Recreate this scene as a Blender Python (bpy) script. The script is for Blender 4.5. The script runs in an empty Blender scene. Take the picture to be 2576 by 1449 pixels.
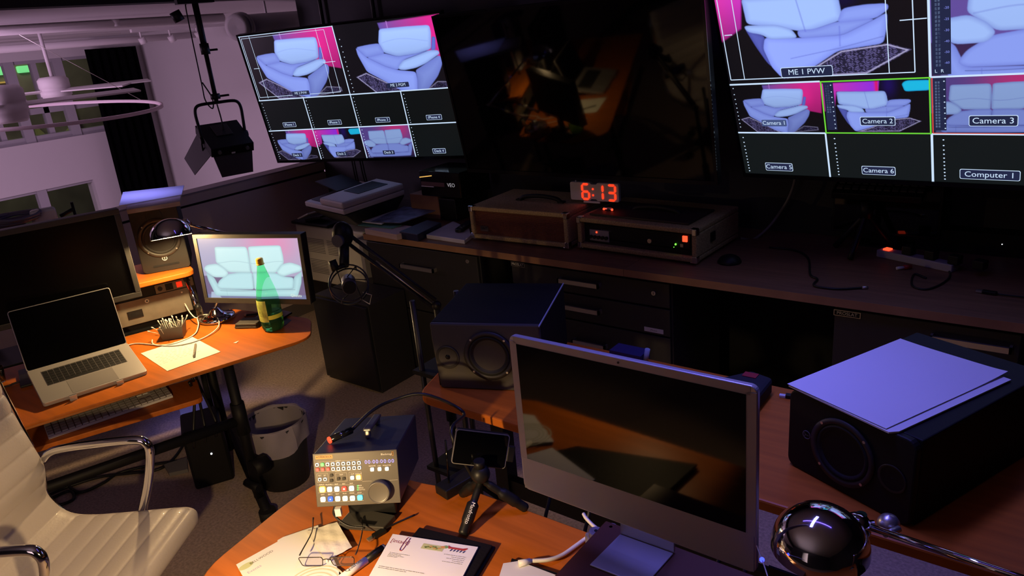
import bpy, math, random
import numpy as np
from mathutils import Matrix, Vector, Euler
random.seed(7)
SC = bpy.context.scene
COL = SC.collection
PI = math.pi

# ---------------------------------------------------------------- camera
YAW, PITCH, ROLL, FOC, EYE = math.radians(39.132), math.radians(19.524), math.radians(-5.541), 1870.0, 1.85
_f = Vector((-math.sin(YAW)*math.cos(PITCH), math.cos(YAW)*math.cos(PITCH), -math.sin(PITCH)))
_r0 = Vector((math.cos(YAW), math.sin(YAW), 0)); _u0 = _r0.cross(_f)
_r = _r0*math.cos(ROLL) + _u0*math.sin(ROLL); _u = -_r0*math.sin(ROLL) + _u0*math.cos(ROLL)
CAMP = Vector((0, 0, EYE))
cam_data = bpy.data.cameras.new('camera'); cam_data.sensor_width = 36; cam_data.lens = 36*FOC/2576
cam_data.clip_start = .02; cam_data.clip_end = 100
cam = bpy.data.objects.new('camera', cam_data); COL.objects.link(cam)
cam.matrix_world = Matrix(((_r.x, _u.x, -_f.x, 0), (_r.y, _u.y, -_f.y, 0), (_r.z, _u.z, -_f.z, EYE), (0, 0, 0, 1)))
SC.camera = cam
SC.view_settings.view_transform = 'Standard'; SC.view_settings.look = 'None'
SC.view_settings.exposure = 0; SC.view_settings.gamma = 1; SC.view_settings.use_curve_mapping = False
SC.cycles.use_denoising = True
SC.cycles.max_bounces = 6; SC.cycles.diffuse_bounces = 3; SC.cycles.glossy_bounces = 4
SC.cycles.transmission_bounces = 6; SC.cycles.caustics_reflective = False; SC.cycles.caustics_refractive = False
SC.cycles.sample_clamp_indirect = 3

# helpers that measure where a sight line meets a plane of the room (used to place things at their real spots)
def ray(x, y):
    return _r*((x-1288)/FOC) + _u*(-(y-724.5)/FOC) + _f
def oz(x, y, z):
    d = ray(x, y); return CAMP + d*((z-EYE)/d.z)
def oy(x, y, Y):
    d = ray(x, y); return CAMP + d*(Y/d.y)
def ox(x, y, X):
    d = ray(x, y); return CAMP + d*(X/d.x)
def orr(x, y, r):
    return CAMP + ray(x, y).normalized()*r
def onpl(x, y, p, n):
    d = ray(x, y); return CAMP + d*(((Vector(p)-CAMP).dot(n))/d.dot(n))

# ---------------------------------------------------------------- world and lights
w = bpy.data.worlds.new('night'); SC.world = w; w.use_nodes = True
w.node_tree.nodes['Background'].inputs[0].default_value = (.16, .11, .16, 1)
w.node_tree.nodes['Background'].inputs[1].default_value = .012
def light(name, kind, loc, color, energy, size=.1, rot=None, target=None, sizey=None, spot=None, blend=.3, spread=None):
    L = bpy.data.lights.new(name, kind); L.color = color; L.energy = energy
    if spread: L.spread = math.radians(spread)
    if kind == 'AREA':
        L.size = size
        if sizey: L.shape = 'RECTANGLE'; L.size_y = sizey
    else: L.shadow_soft_size = size
    if kind == 'SPOT': L.spot_size = spot; L.spot_blend = blend
    o = bpy.data.objects.new(name, L); COL.objects.link(o); o.location = loc
    if target is not None:
        o.rotation_euler = (Vector(target)-Vector(loc)).to_track_quat('-Z', 'Y').to_euler()
    elif rot: o.rotation_euler = rot
    return o
WARM = (1.0, .66, .30)
light('stage_light_far', 'AREA', (-6.6, .6, 1.7), (.95, .60, .95), 52, 1.6, target=(-8.6, 5.2, .8), sizey=.8)
light('stage_light_low', 'AREA', (-7.2, 1.4, -1.2), (.95, .62, .88), 30, 1.6, target=(-9.5, 4.5, 0), sizey=.8)
light('facade_fill', 'AREA', (-12.2, 3.6, 3.2), (.85, .82, .60), 40, 1.0, target=(-13.8, 4.2, .3))  # unseen fill light, added to brighten the facade beyond the panes
light('ceiling_strip_light', 'AREA', (-.75, 1.50, 2.5), (.19, .18, 1.0), 4.4, .9, target=(-.6, 1.48, .9), sizey=.12, spread=80)
light('ceiling_strip_light_desk', 'AREA', (-3.38, 1.45, 2.5), (.26, .25, 1.0), .42, .35, target=(-3.42, 1.60, 1.1), sizey=.12, spread=20)
light('ceiling_fill', 'AREA', (-1.4, -.9, 1.95), (1.0, .74, .84), 7.5, 2.0, target=(-1.4, -.9, 2.6))  # added upward fill; its bounce off the ceiling gives the room ambient light
light('room_fill', 'AREA', (-1.3, -1.9, 1.35), (1.0, .70, .74), 2.2, 1.2, target=(-4.0, 2.4, .75), spread=110)  # unseen fill added behind the camera to lift the half wall
light('work_lamp_bulb', 'SPOT', (-1.08, .33, 1.03), WARM, 38, .015, target=(-1.368, .618, .116), spot=2.30, blend=.16)

# ---------------------------------------------------------------- materials
def S(r, g, b):
    return tuple(((c/255)/12.92 if c/255 <= .04045 else ((c/255+.055)/1.055)**2.4) for c in (r, g, b))
MATS = {}
def mat(name, col=(.5, .5, .5), rough=.5, metal=0, noise=None, bump=None, emit=None, es=1.0, spec=.5, coat=0, trans=0, ior=1.45, sheen=0, alpha=1):
    if name in MATS: return MATS[name]
    m = bpy.data.materials.new(name); m.use_nodes = True; nt = m.node_tree; b = nt.nodes['Principled BSDF']
    b.inputs['Base Color'].default_value = (*col, 1); b.inputs['Roughness'].default_value = rough
    b.inputs['Metallic'].default_value = metal; b.inputs['Specular IOR Level'].default_value = spec
    b.inputs['IOR'].default_value = ior; b.inputs['Transmission Weight'].default_value = trans
    b.inputs['Coat Weight'].default_value = coat; b.inputs['Coat Roughness'].default_value = .05
    b.inputs['Sheen Weight'].default_value = sheen; b.inputs['Alpha'].default_value = alpha
    if emit is not None:
        b.inputs['Emission Color'].default_value = (*emit, 1); b.inputs['Emission Strength'].default_value = es
    if noise or bump:
        tc = nt.nodes.new('ShaderNodeTexCoord'); mp = nt.nodes.new('ShaderNodeMapping')
        nt.links.new(tc.outputs['Object'], mp.inputs['Vector'])
    if noise:
        sc, amt = noise[0], noise[1]
        if len(noise) > 2: mp.inputs['Scale'].default_value = noise[2]
        n = nt.nodes.new('ShaderNodeTexNoise'); n.inputs['Scale'].default_value = sc; n.inputs['Detail'].default_value = 5
        r = nt.nodes.new('ShaderNodeValToRGB'); r.color_ramp.elements[0].position = .3; r.color_ramp.elements[1].position = .7
        r.color_ramp.elements[0].color = (*[c*(1-amt) for c in col], 1); r.color_ramp.elements[1].color = (*[min(1, c*(1+amt)) for c in col], 1)
        nt.links.new(mp.outputs[0], n.inputs['Vector']); nt.links.new(n.outputs[0], r.inputs[0]); nt.links.new(r.outputs[0], b.inputs['Base Color'])
    if bump:
        n2 = nt.nodes.new('ShaderNodeTexNoise'); n2.inputs['Scale'].default_value = bump[0]; n2.inputs['Detail'].default_value = 3
        bp = nt.nodes.new('ShaderNodeBump'); bp.inputs['Strength'].default_value = bump[1]; bp.inputs['Distance'].default_value = .002
        nt.links.new(tc.outputs['Object'], n2.inputs['Vector']); nt.links.new(n2.outputs[0], bp.inputs['Height']); nt.links.new(bp.outputs[0], b.inputs['Normal'])
    MATS[name] = m; return m
def vcmat():
    m = bpy.data.materials.new('screen_pixels'); m.use_nodes = True; nt = m.node_tree; b = nt.nodes['Principled BSDF']
    a = nt.nodes.new('ShaderNodeAttribute'); a.attribute_name = 'Col'
    b.inputs['Base Color'].default_value = (.003, .003, .004, 1); b.inputs['Roughness'].default_value = .35
    nt.links.new(a.outputs['Color'], b.inputs['Emission Color']); b.inputs['Emission Strength'].default_value = 1.0
    return m
M_wood = mat('orange_cherry_veneer', (.48, .125, .013), .45, noise=(3.5, .16, (1, 12, 1)), spec=.28)
M_woodedge = mat('cherry_edge_band', (.40, .13, .028), .4)
M_oak = mat('oak_counter_veneer', (.22, .11, .06), .5, noise=(3, .22, (1, 14, 1)))
M_oakedge = mat('oak_counter_edge', (.34, .18, .09), .5, noise=(4, .15, (2, 10, 1)))
M_blk = mat('black_plastic', (.008, .008, .009), .45, spec=.35)
M_blk2 = mat('matte_black_metal', (.007, .007, .008), .55, spec=.3)
M_blkg = mat('gloss_black_plastic', (.008, .008, .009), .12)
M_vinyl = mat('black_woodgrain_vinyl', (.007, .007, .008), .6, bump=(90, .25), spec=.25)
M_cab = mat('charcoal_cabinet_steel', (.028, .027, .027), .45, bump=(300, .1))
M_glass = mat('dark_screen_glass', (.0015, .0015, .002), .045, spec=.5)
M_glass2 = mat('dark_screen_glass_desk', (.002, .002, .0025), .06, spec=.6)
M_chr = mat('polished_chrome', (.82, .82, .84), .06, 1)
M_steel = mat('brushed_steel', (.66, .64, .60), .34, .9)
M_alu = mat('silver_aluminium', (.56, .55, .56), .38, .55)
M_alu2 = mat('space_grey_aluminium', (.40, .38, .37), .42, .4)
M_white = mat('white_plastic', (.72, .72, .72), .42)
M_offw = mat('offwhite_plastic', (.62, .60, .58), .5)
M_paper = mat('white_paper', (.82, .82, .80), .85, bump=(25, .15))
M_paperc = mat('crumpled_napkin', (.80, .78, .72), .9, bump=(45, .9))
M_ink = mat('dark_ink', (.05, .05, .06), .8)
M_inkg = mat('grey_ink', (.14, .14, .14), .8)
M_pencil = mat('brown_handwriting', (.35, .28, .18), .8)
M_tweed = mat('olive_tweed_cloth', (.42, .31, .14), .85, noise=(160, .35), bump=(400, .6))
M_grille = mat('brown_grille_cloth', (.17, .06, .032), .9, noise=(220, .5, (1, 1, 5)), bump=(350, .6))
M_rub = mat('black_rubber', (.014, .014, .014), .7)
M_cone = mat('woofer_cone', (.018, .018, .019), .5)
M_wallw = mat('pale_painted_wall', (.56, .54, .55), .8, bump=(60, .1))
M_wallg = mat('grey_brown_painted_wall', (.56, .44, .42), .8, bump=(60, .12))
M_walld = mat('charcoal_painted_wall', (.045, .045, .055), .8, bump=(50, .15))
M_carpet = mat('grey_brown_carpet', (.52, .40, .34), .95, noise=(90, .25), bump=(250, .9))
M_ceil = mat('dull_grey_ceiling', (.30, .28, .30), .9); M_beam = mat('black_beam_paint', (.02, .02, .024), .9)
M_gap = mat('dark_recess', (.004, .004, .005), .9)
M_cable = mat('black_cable_jacket', (.010, .010, .011), .45)
M_cablew = mat('white_cable_jacket', (.75, .73, .68), .5)
M_ledr = mat('red_led', (.2, .01, .01), .4, emit=(1, .06, .02), es=2.2)
M_ledg = mat('green_led', (.01, .2, .01), .4, emit=(.15, 1, .05), es=2.5)
M_ledw = mat('white_led', (.5, .5, .5), .4, emit=(.9, .95, 1), es=3)
M_ledb = mat('blue_led', (.01, .01, .4), .4, emit=(.02, .03, 1), es=7)
M_print = mat('white_print', (.75, .75, .72), .6)

# ---------------------------------------------------------------- mesh builder
_txt = {}
def text_geo(s, align='CENTER'):
    if (s, align) in _txt: return _txt[(s, align)]
    c = bpy.data.curves.new('t', 'FONT'); c.body = s; c.align_x = align; c.align_y = 'CENTER'; c.resolution_u = 3
    o = bpy.data.objects.new('t', c); COL.objects.link(o)
    dg = bpy.context.evaluated_depsgraph_get(); dg.update()
    me = bpy.data.meshes.new_from_object(o.evaluated_get(dg))
    g = ([v.co.copy() for v in me.vertices], [tuple(p.vertices) for p in me.polygons])
    bpy.data.objects.remove(o); bpy.data.curves.remove(c); bpy.data.meshes.remove(me)
    _txt[(s, align)] = g; return g
FR = Matrix(((1, 0, 0, 0), (0, 0, -1, 0), (0, 1, 0, 0), (0, 0, 0, 1)))   # XY drawing -> upright face looking to -Y
def T(x=0, y=0, z=0): return Matrix.Translation((x, y, z))
def RX(a): return Matrix.Rotation(a, 4, 'X')
def RY(a): return Matrix.Rotation(a, 4, 'Y')
def RZ(a): return Matrix.Rotation(a, 4, 'Z')
def along(p, q):
    p, q = Vector(p), Vector(q); d = q-p
    return Matrix.Translation(p) @ d.to_track_quat('Z', 'Y').to_matrix().to_4x4(), d.length
def smooth_path(pts, n=6):
    P = [Vector(p) for p in pts]
    if len(P) < 3: return P
    Q = [P[0]*2-P[1]] + P + [P[-1]*2-P[-2]]; out = []
    for i in range(1, len(Q)-2):
        for k in range(n):
            t = k/n; a, b, c, d = Q[i-1], Q[i], Q[i+1], Q[i+2]
            out.append(.5*((2*b)+(c-a)*t+(2*a-5*b+4*c-d)*t*t+(3*b-a-3*c+d)*t**3))
    out.append(P[-1]); return out
class MB:
    def __init__(s, m=None): s.v = []; s.f = []; s.mi = []; s.sm = []; s.ms = []; s.M = Matrix(); s.cur = 0; s.S = False; s.uvc = None
    def m(s, m):
        if m not in s.ms: s.ms.append(m)
        s.cur = s.ms.index(m); return s
    def x(s, M): s.M = M; return s
    def add(s, vs, fs, smooth=None):
        b = len(s.v); s.v += [s.M @ Vector(v) for v in vs]
        for f in fs: s.f.append(tuple(b+i for i in f)); s.mi.append(s.cur); s.sm.append(s.S if smooth is None else smooth)
        return s
    def box(s, x0, y0, z0, x1, y1, z1):
        v = [(x0, y0, z0), (x1, y0, z0), (x1, y1, z0), (x0, y1, z0), (x0, y0, z1), (x1, y0, z1), (x1, y1, z1), (x0, y1, z1)]
        return s.add(v, [(0, 3, 2, 1), (4, 5, 6, 7), (0, 1, 5, 4), (1, 2, 6, 5), (2, 3, 7, 6), (3, 0, 4, 7)], False)
    def cbox(s, c, d): return s.box(c[0]-d[0]/2, c[1]-d[1]/2, c[2]-d[2]/2, c[0]+d[0]/2, c[1]+d[1]/2, c[2]+d[2]/2)
    def prism(s, poly, z0, z1, smooth=False):
        n = len(poly); v = [(p[0], p[1], z0) for p in poly] + [(p[0], p[1], z1) for p in poly]
        a = sum(poly[i][0]*poly[(i+1) % n][1]-poly[(i+1) % n][0]*poly[i][1] for i in range(n))
        lo, hi = tuple(range(n)), tuple(range(n, 2*n))
        fs = [(i, (i+1) % n, n+(i+1) % n, n+i) for i in range(n)]
        if a < 0: fs = [tuple(reversed(f)) for f in fs]
        else: lo = tuple(reversed(lo)); 
        if a < 0: hi = tuple(reversed(hi))
        s.add(v, fs, smooth); b = len(s.v)-2*n
        for f in (lo, hi): s.f.append(tuple(b+i for i in f)); s.mi.append(s.cur); s.sm.append(False)
        return s
    def flat(s, poly, z=0):
        return s.add([(p[0], p[1], z) for p in poly], [tuple(range(len(poly)))], False)
    def rrect(s, x0, y0, x1, y1, r, z0, z1, n=5): return s.prism(rr(x0, y0, x1, y1, r, n), z0, z1)
    def lathe(s, prof, n=24, smooth=True, a0=0, a1=2*PI):
        full = abs(a1-a0-2*PI) < 1e-6; k = n if full else n+1; v = []; fs = []
        for i in range(k):
            a = a0+(a1-a0)*i/n
            for r, z in prof: v.append((r*math.cos(a), r*math.sin(a), z))
        L = len(prof)
        for i in range(n):
            j = (i+1) % k
            for t in range(L-1):
                if prof[t][0] < 1e-9 and prof[t+1][0] < 1e-9: continue
                fs.append((i*L+t, j*L+t, j*L+t+1, i*L+t+1))
        return s.add(v, fs, smooth)
    def cyl(s, p, q, r, r2=None, n=12, smooth=True):
        M0 = s.M; A, L = along(p, q); s.M = M0 @ A; r2 = r if r2 is None else r2
        s.lathe([(r, 0), (r2, L)], n, smooth)
        b = len(s.v)-2*n
        s.f.append(tuple(b+2*i for i in reversed(range(n)))); s.f.append(tuple(b+2*i+1 for i in range(n)))
        s.mi += [s.cur]*2; s.sm += [False]*2; s.M = M0; return s
    def disc(s, r, z=0, n=24): return s.flat([(r*math.cos(2*PI*i/n), r*math.sin(2*PI*i/n)) for i in range(n)], z)
    def sph(s, c, r, n=16, sz=1):
        M0 = s.M; s.M = M0 @ T(*c)
        s.lathe([(r*math.sin(PI*i/(n//2)), -r*sz*math.cos(PI*i/(n//2))) for i in range(n//2+1)], n); s.M = M0; return s
    def tube(s, pts, r, n=8, curve=6, cap=True):
        P = smooth_path(pts, curve) if curve else [Vector(p) for p in pts]
        v = []; fs = []; up = None; k = len(P)
        for i, p in enumerate(P):
            d = (P[min(i+1, k-1)]-P[max(i-1, 0)])
            if d.length < 1e-9: d = Vector((0, 0, 1))
            d.normalize()
            if up is None: up = d.orthogonal().normalized()
            up = up-d*up.dot(d)
            up = up.normalized() if up.length > 1e-6 else d.orthogonal().normalized()
            sd = d.cross(up); rr_ = r[i*(len(r)-1)//max(1, k-1)] if isinstance(r, (list, tuple)) else r
            for t in range(n):
                a = 2*PI*t/n; v.append(p+(up*math.cos(a)+sd*math.sin(a))*rr_)
        for i in range(k-1):
            for t in range(n): fs.append((i*n+t, i*n+(t+1) % n, (i+1)*n+(t+1) % n, (i+1)*n+t))
        if cap: fs.append(tuple(reversed(range(n)))); fs.append(tuple((k-1)*n+t for t in range(n)))
        return s.add(v, fs, True)
    def text(s, t, h, M=Matrix(), align='CENTER'):
        vs, fs = text_geo(t, align); M0 = s.M; s.M = M0 @ M @ Matrix.Scale(h, 4); s.add(vs, fs, False); s.M = M0; return s
    def grid(s, nu, nv, fn, smooth=True):
        v = [fn(i/nu, j/nv) for j in range(nv+1) for i in range(nu+1)]
        fs = [(j*(nu+1)+i, j*(nu+1)+i+1, (j+1)*(nu+1)+i+1, (j+1)*(nu+1)+i) for j in range(nv) for i in range(nu)]
        return s.add(v, fs, smooth)
    def frame(s, x0, y0, x1, y1, t, z0, z1):
        s.box(x0, y0, z0, x1, y0+t, z1); s.box(x0, y1-t, z0, x1, y1, z1)
        s.box(x0, y0+t, z0, x0+t, y1-t, z1); return s.box(x1-t, y0+t, z0, x1, y1-t, z1)
def rr(x0, y0, x1, y1, r, n=5):
    o = []
    for cx, cy, a in ((x1-r, y0+r, -PI/2), (x1-r, y1-r, 0), (x0+r, y1-r, PI/2), (x0+r, y0+r, PI)):
        for i in range(n+1): o.append((cx+r*math.cos(a+PI/2*i/n), cy+r*math.sin(a+PI/2*i/n)))
    return o
def rpoly(P, r, n=5):
    """polygon with rounded corners; r a number or a list"""
    out = []; k = len(P)
    for i in range(k):
        a, b, c = Vector(P[i-1]), Vector(P[i]), Vector(P[(i+1) % k]); q = r[i] if isinstance(r, (list, tuple)) else r
        if q <= 0: out.append(tuple(b)); continue
        u = (a-b); v = (c-b); q = min(q, u.length*.45, v.length*.45); p0 = b+u.normalized()*q; p1 = b+v.normalized()*q
        for t in range(n+1):
            t /= n; out.append(tuple(p0*(1-t)**2+b*2*t*(1-t)+p1*t*t))
    return out
def inset(poly, d):
    c = sum((Vector(p) for p in poly), Vector((0, 0)))/len(poly)
    return [tuple(Vector(p)+(c-Vector(p)).normalized()*d) for p in poly]
def link(name, mb, parent=None, bevel=0, seg=2, loc=None, world=False, extra=None):
    me = bpy.data.meshes.new(name); vs = mb.v
    if world and parent is not None:
        inv = MX[parent.name].inverted(); vs = [inv @ v for v in vs]
    me.from_pydata([tuple(v) for v in vs], [], mb.f)
    for m in (mb.ms or [M_blk]): me.materials.append(m)
    me.polygons.foreach_set('material_index', mb.mi if mb.ms else [0]*len(mb.f)); me.polygons.foreach_set('use_smooth', mb.sm)
    me.validate(); me.update()
    o = bpy.data.objects.new(name, me); COL.objects.link(o)
    if parent is not None: o.parent = parent
    if bevel:
        md = o.modifiers.new('b', 'BEVEL'); md.width = bevel; md.segments = seg; md.limit_method = 'ANGLE'; md.angle_limit = math.radians(50)
    return o
part = link
MX = {}
def thing(name, label, cat, loc=(0, 0, 0), rz=0, rot=None, group=None):
    o = bpy.data.objects.new(name, None); COL.objects.link(o); o.empty_display_size = .05
    o.location = loc; o.rotation_euler = rot if rot else (0, 0, rz)
    MX[o.name] = Matrix.Translation(Vector(loc)) @ Euler(rot if rot else (0, 0, rz)).to_matrix().to_4x4()
    o['label'] = label; o['category'] = cat
    if group: o['group'] = group
    return o
def tag(o, label, cat, group=None):
    o['label'] = label; o['category'] = cat
    if group: o['group'] = group
    return o
def struct(name, mb, bevel=0):
    o = link(name, mb, bevel=bevel); o['kind'] = 'structure'; return o
def solo(name, mb, label, cat, group=None, bevel=0, origin=None):
    """a thing that is one mesh; its origin is moved to its base"""
    c = Vector(origin) if origin else sum((Vector(v) for v in mb.v), Vector())/max(1, len(mb.v))
    if not origin: c.z = min(v.z for v in mb.v)
    mb.v = [v-c for v in mb.v]; o = link(name, mb, bevel=bevel); o.location = c
    return tag(o, label, cat, group)
def clone(root, loc, rot, label=None, group=None):
    r = root.copy(); COL.objects.link(r); r.location = loc; r.rotation_euler = rot
    if label: r['label'] = label
    if group: r['group'] = group
    for ch in list(root.children):
        c = ch.copy(); COL.objects.link(c); c.parent = r
        for g in ch.children:
            d = g.copy(); COL.objects.link(d); d.parent = c
    return r
DZ = .70      # desk tops
CZ = .82      # wall counter top

# ================================================================ SETTING
XW, YB = -4.40, 3.40
struct('floor', MB().m(M_carpet).box(XW-.14, -2.6, -.12, 2.6, YB+.12, 0))
struct('wall_back', MB().m(M_walld).box(XW, YB, 0, 2.6, YB+.12, 2.62))
struct('wall_right', MB().m(M_walld).box(2.5, -2.6, 0, 2.62, YB, 2.62))
struct('wall_rear', MB().m(M_walld).box(XW, -2.62, 0, 2.6, -2.5, 2.62))
struct('ceiling', MB().m(M_ceil).box(XW-.14, -2.6, 2.62, 2.6, YB+.12, 2.74))
struct('trim_1', MB().m(M_beam).box(XW-.14, -2.6, 2.15, XW, YB, 2.62))
hw = MB().m(M_wallg).box(XW-.12, -2.6, 0, XW, YB, .962).m(M_gap).box(XW-.11, -2.6, .962, XW-.012, YB, .978)
hw.m(M_wallg).box(XW-.12, -2.6, .978, XW+.004, YB, 1.035)
struct('wall_left', hw)
struct('trim_2', MB().m(mat('wall_cap_paint', (.30, .25, .26), .7)).box(XW-.13, -2.6, 1.035, XW+.006, YB, 1.045))
struct('baseboard_left', MB().m(mat('baseboard_paint', (.12, .10, .10), .6)).box(XW, -2.5, 0, XW+.012, YB, .10))
# the studio hall below, seen over the half wall
XF, YF = -10.0, 5.15
fz = -2.4
struct('floor_2', MB().m(M_carpet).box(XF-.1, -3, fz-.1, XW-.14, YF, fz))
struct('ceiling_2', MB().m(M_wallw).box(XF, -3, 2.16, XW-.14, YF, 2.26))
struct('wall_far', MB().m(M_wallw).box(XF, YF, fz, XW-.14, YF+.12, 2.2))
struct('trim_3', MB().m(mat('mezzanine_edge', (.10, .09, .09), .8)).box(XW-.20, -2.6, fz, XW-.14, YB+.12, -.12))
# window wall: upper band and lower band of panes
wzu0, wzu1 = 1.03, 1.955; wzl0, wzl1 = -.75, .475
wr = 4.78; lr = ox(240, 470, XF).y
wb = MB().m(M_wallw)
wb.box(XF-.2, -3, wzu1, XF, YF, 2.2).box(XF-.2, -3, wzl1, XF, YF, wzu0).box(XF-.2, -3, fz, XF, YF, wzl0)
wb.box(XF-.2, wr, wzu0, XF, YF, wzu1).box(XF-.2, lr, wzl0, XF, YF, wzl1)
wb.box(XF-.2, -3, wzu0, XF, 1.6, wzu1).box(XF-.2, -3, wzl0, XF, 1.6, wzl1)
struct('wall_window', wb)
M_frame = mat('window_frame_paint', (.34, .33, .36), .6)
M_pane = mat('window_pane_glass', (.02, .02, .02), .03, alpha=.08)
def window(name, y0, y1, z0, z1, posts, thin, rails):
    f = MB().m(M_frame).box(XF-.16, y0, z0, XF-.04, y1, z0+.07).box(XF-.16, y0, z1-.035, XF-.04, y1, z1)
    for y in posts: f.box(XF-.10, y-.055, z0, XF-.02, y+.055, z1)
    for y in thin: f.box(XF-.14, y-.03, z0, XF-.06, y+.03, z1)
    for a, b, z in rails: f.box(XF-.14, a, z-.035, XF-.06, b, z+.035)
    o = struct(name, f); p = link('pane', MB().m(M_pane).box(XF-.105, y0, z0, XF-.095, y1, z1), o)
    return o
pu = [ox(x, 260, XF).y for x in (52, 175)]
window('window_1', 1.6, wr, wzu0, wzu1, [pu[0], pu[1], pu[0]-(pu[1]-pu[0])], [ox(135, 320, XF).y, ox(10, 330, XF).y], [(1.6, wr, 1.38)])
window('window_2', 1.6, lr, wzl0, wzl1, [ox(112, 500, XF).y, ox(112, 500, XF).y-1.3], [], [])
struct('wall_outside', MB().m(mat('street_facade', (.16, .15, .11), .9, noise=(1.3, .5))).box(-14, -3, -3, -13.9, 9, 4))
# neon and street lights beyond the panes
def pl(x, y): return ox(x, y, -13.86)
M_neon = mat('green_neon', (.1, .4, .15), .5, emit=S(120, 225, 140), es=1.0)
a, b = pl(40, 167), pl(89, 180)
solo('neon_sign', MB().m(M_neon).box(-13.90, a.y, b.z, -13.84, b.y, a.z), 'glowing green rounded sign outside the upper window, right of the window post', 'sign', bevel=.02)
a, b = pl(-20, 168), pl(24, 187)
solo('neon_sign', MB().m(M_neon).box(-13.90, a.y, b.z, -13.84, b.y, a.z), 'glowing green sign outside the upper window at the left edge of the photo', 'sign', bevel=.02)
a, b = pl(176, 268), pl(187, 296)
solo('light_strip', MB().m(mat('yellow_neon', (.3, .4, .1), .5, emit=S(170, 185, 80), es=1)).box(-13.90, a.y, b.z, -13.84, a.y+.05, a.z), 'thin yellow-green light strip outside the upper window', 'light')
a, b = pl(30, 203), pl(0, 210)
solo('street_light', MB().m(mat('amber_glow', (.4, .3, .1), .5, emit=S(150, 120, 50), es=1)).box(-13.90, b.y, b.z, -13.84, a.y, a.z), 'small amber light outside below the green sign', 'light')
M_yel = mat('lit_olive_awning', (.25, .27, .10), .8)
a = pl(95, 350); c = pl(120, 345); d = pl(88, 318)
solo('awning', MB().m(M_yel).add([(-13.9, a.y, a.z), (-13.9, c.y, c.z), (-13.9, d.y, d.z), (-13.8, a.y, a.z), (-13.8, c.y, c.z), (-13.8, d.y, d.z)], [(0, 1, 2), (3, 5, 4), (0, 3, 4, 1), (1, 4, 5, 2), (2, 5, 3, 0)]), 'pale olive triangular awning seen through the lower left panes', 'awning')
a = pl(160, 338); c = pl(195, 330); d = pl(192, 300)
solo('awning', MB().m(M_yel).add([(-13.9, a.y, a.z), (-13.9, c.y, c.z), (-13.9, d.y, d.z), (-13.8, a.y, a.z), (-13.8, c.y, c.z), (-13.8, d.y, d.z)], [(0, 1, 2), (3, 5, 4), (0, 3, 4, 1), (1, 4, 5, 2), (2, 5, 3, 0)]), 'olive triangular awning seen through the panes right of the middle post', 'awning')
# black drape in the corner of the hall
p0, p1 = ox(210, 125, XF+.15), ox(338, 116, XF+.15); q0, q1 = ox(300, 500, XF+.15), ox(416, 478, XF+.15)
M_drape = mat('black_velvet_drape', (.0012, .0012, .0016), .95, spec=.05)
def drape(u, v):
    y = (p0.y*(1-v)+q0.y*v)*(1-u)+(p1.y*(1-v)+q1.y*v)*u; z = (p0.z*(1-u)+p1.z*u)*(1-v)+(-2.2)*v
    return (XF+.17+.03*math.sin(u*38), y, z)
dr = MB().m(M_drape).grid(60, 6, lambda u, v: drape(u, v*1.0))
solo('curtain', dr, 'tall black drape hanging over the corner of the window wall', 'curtain')
# pipes, duct, fans, ring lamp and track heads under the hall ceiling
M_pipe = mat('painted_pipe', (.60, .57, .58), .6)
def linepipe(p, q, X0, r, label, name='ceiling_pipe', cat='pipe', ext=.0):
    a, b = ox(*p, X0), ox(*q, X0); d = (b-a); a = a-d*ext; b = b+d*ext
    m = (a.z+b.z)/2
    return solo(name, MB().m(M_pipe).cyl((X0, a.y, m), (X0, b.y, m), r), label, cat)
linepipe((-20, 84), (480, 44), -6.2, .035, 'thick pale pipe along the hall ceiling carrying the black valve wheel', ext=.2)
linepipe((-20, 126), (490, 88), -8.6, .035, 'pale pipe running just above the black drape')
linepipe((0, 112), (300, 68), -9.2, .02, 'thin pale conduit behind the thick pipe')
v = ox(283, 34, -6.2); vb = ox(287, 60, -6.2)
t = thing('valve_wheel', 'small dark valve hand wheel above the thick pale ceiling pipe', 'valve', (v.x, v.y, v.z))
mb = MB().m(M_blk2)
mb.x(RY(PI/2+.4) @ RX(.3)); mb.tube([(.033*math.cos(a*PI/8), .033*math.sin(a*PI/8), 0) for a in range(17)], .006, 6, 0)
for k in range(3): mb.cyl((0, 0, 0), (.033*math.cos(k*2.1), .033*math.sin(k*2.1), 0), .004, n=6)
part('wheel', mb, t); part('stem', MB().m(M_pipe).cyl((0, 0, 0), (0, 0, vb.z-v.z+.01), .012).cyl((-.0, 0, vb.z-v.z-.02), (0, 0, vb.z-v.z+.03), .04), t)
a, b = orr(610, 68, 5.6), orr(800, 52, 6.6)
du = MB().m(M_pipe); du.cyl(a, b, .078, .085, n=24)
A, L = along(a, b); du.x(A); du.lathe([(.078, 0), (.096, 0), (.096, -.03), (.078, -.03)], 24).lathe([(.078, -.03), (.090, -.05), (.085, -.075), (.06, -.075), (0, -.07)], 24)
du.x(Matrix()).cyl(a.lerp(b, .3), (a.lerp(b, .3).x, a.lerp(b, .3).y, 2.158), .008, n=6); solo('air_duct', du, 'fat round pale air duct under the hall ceiling beside the left television', 'duct')
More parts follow.
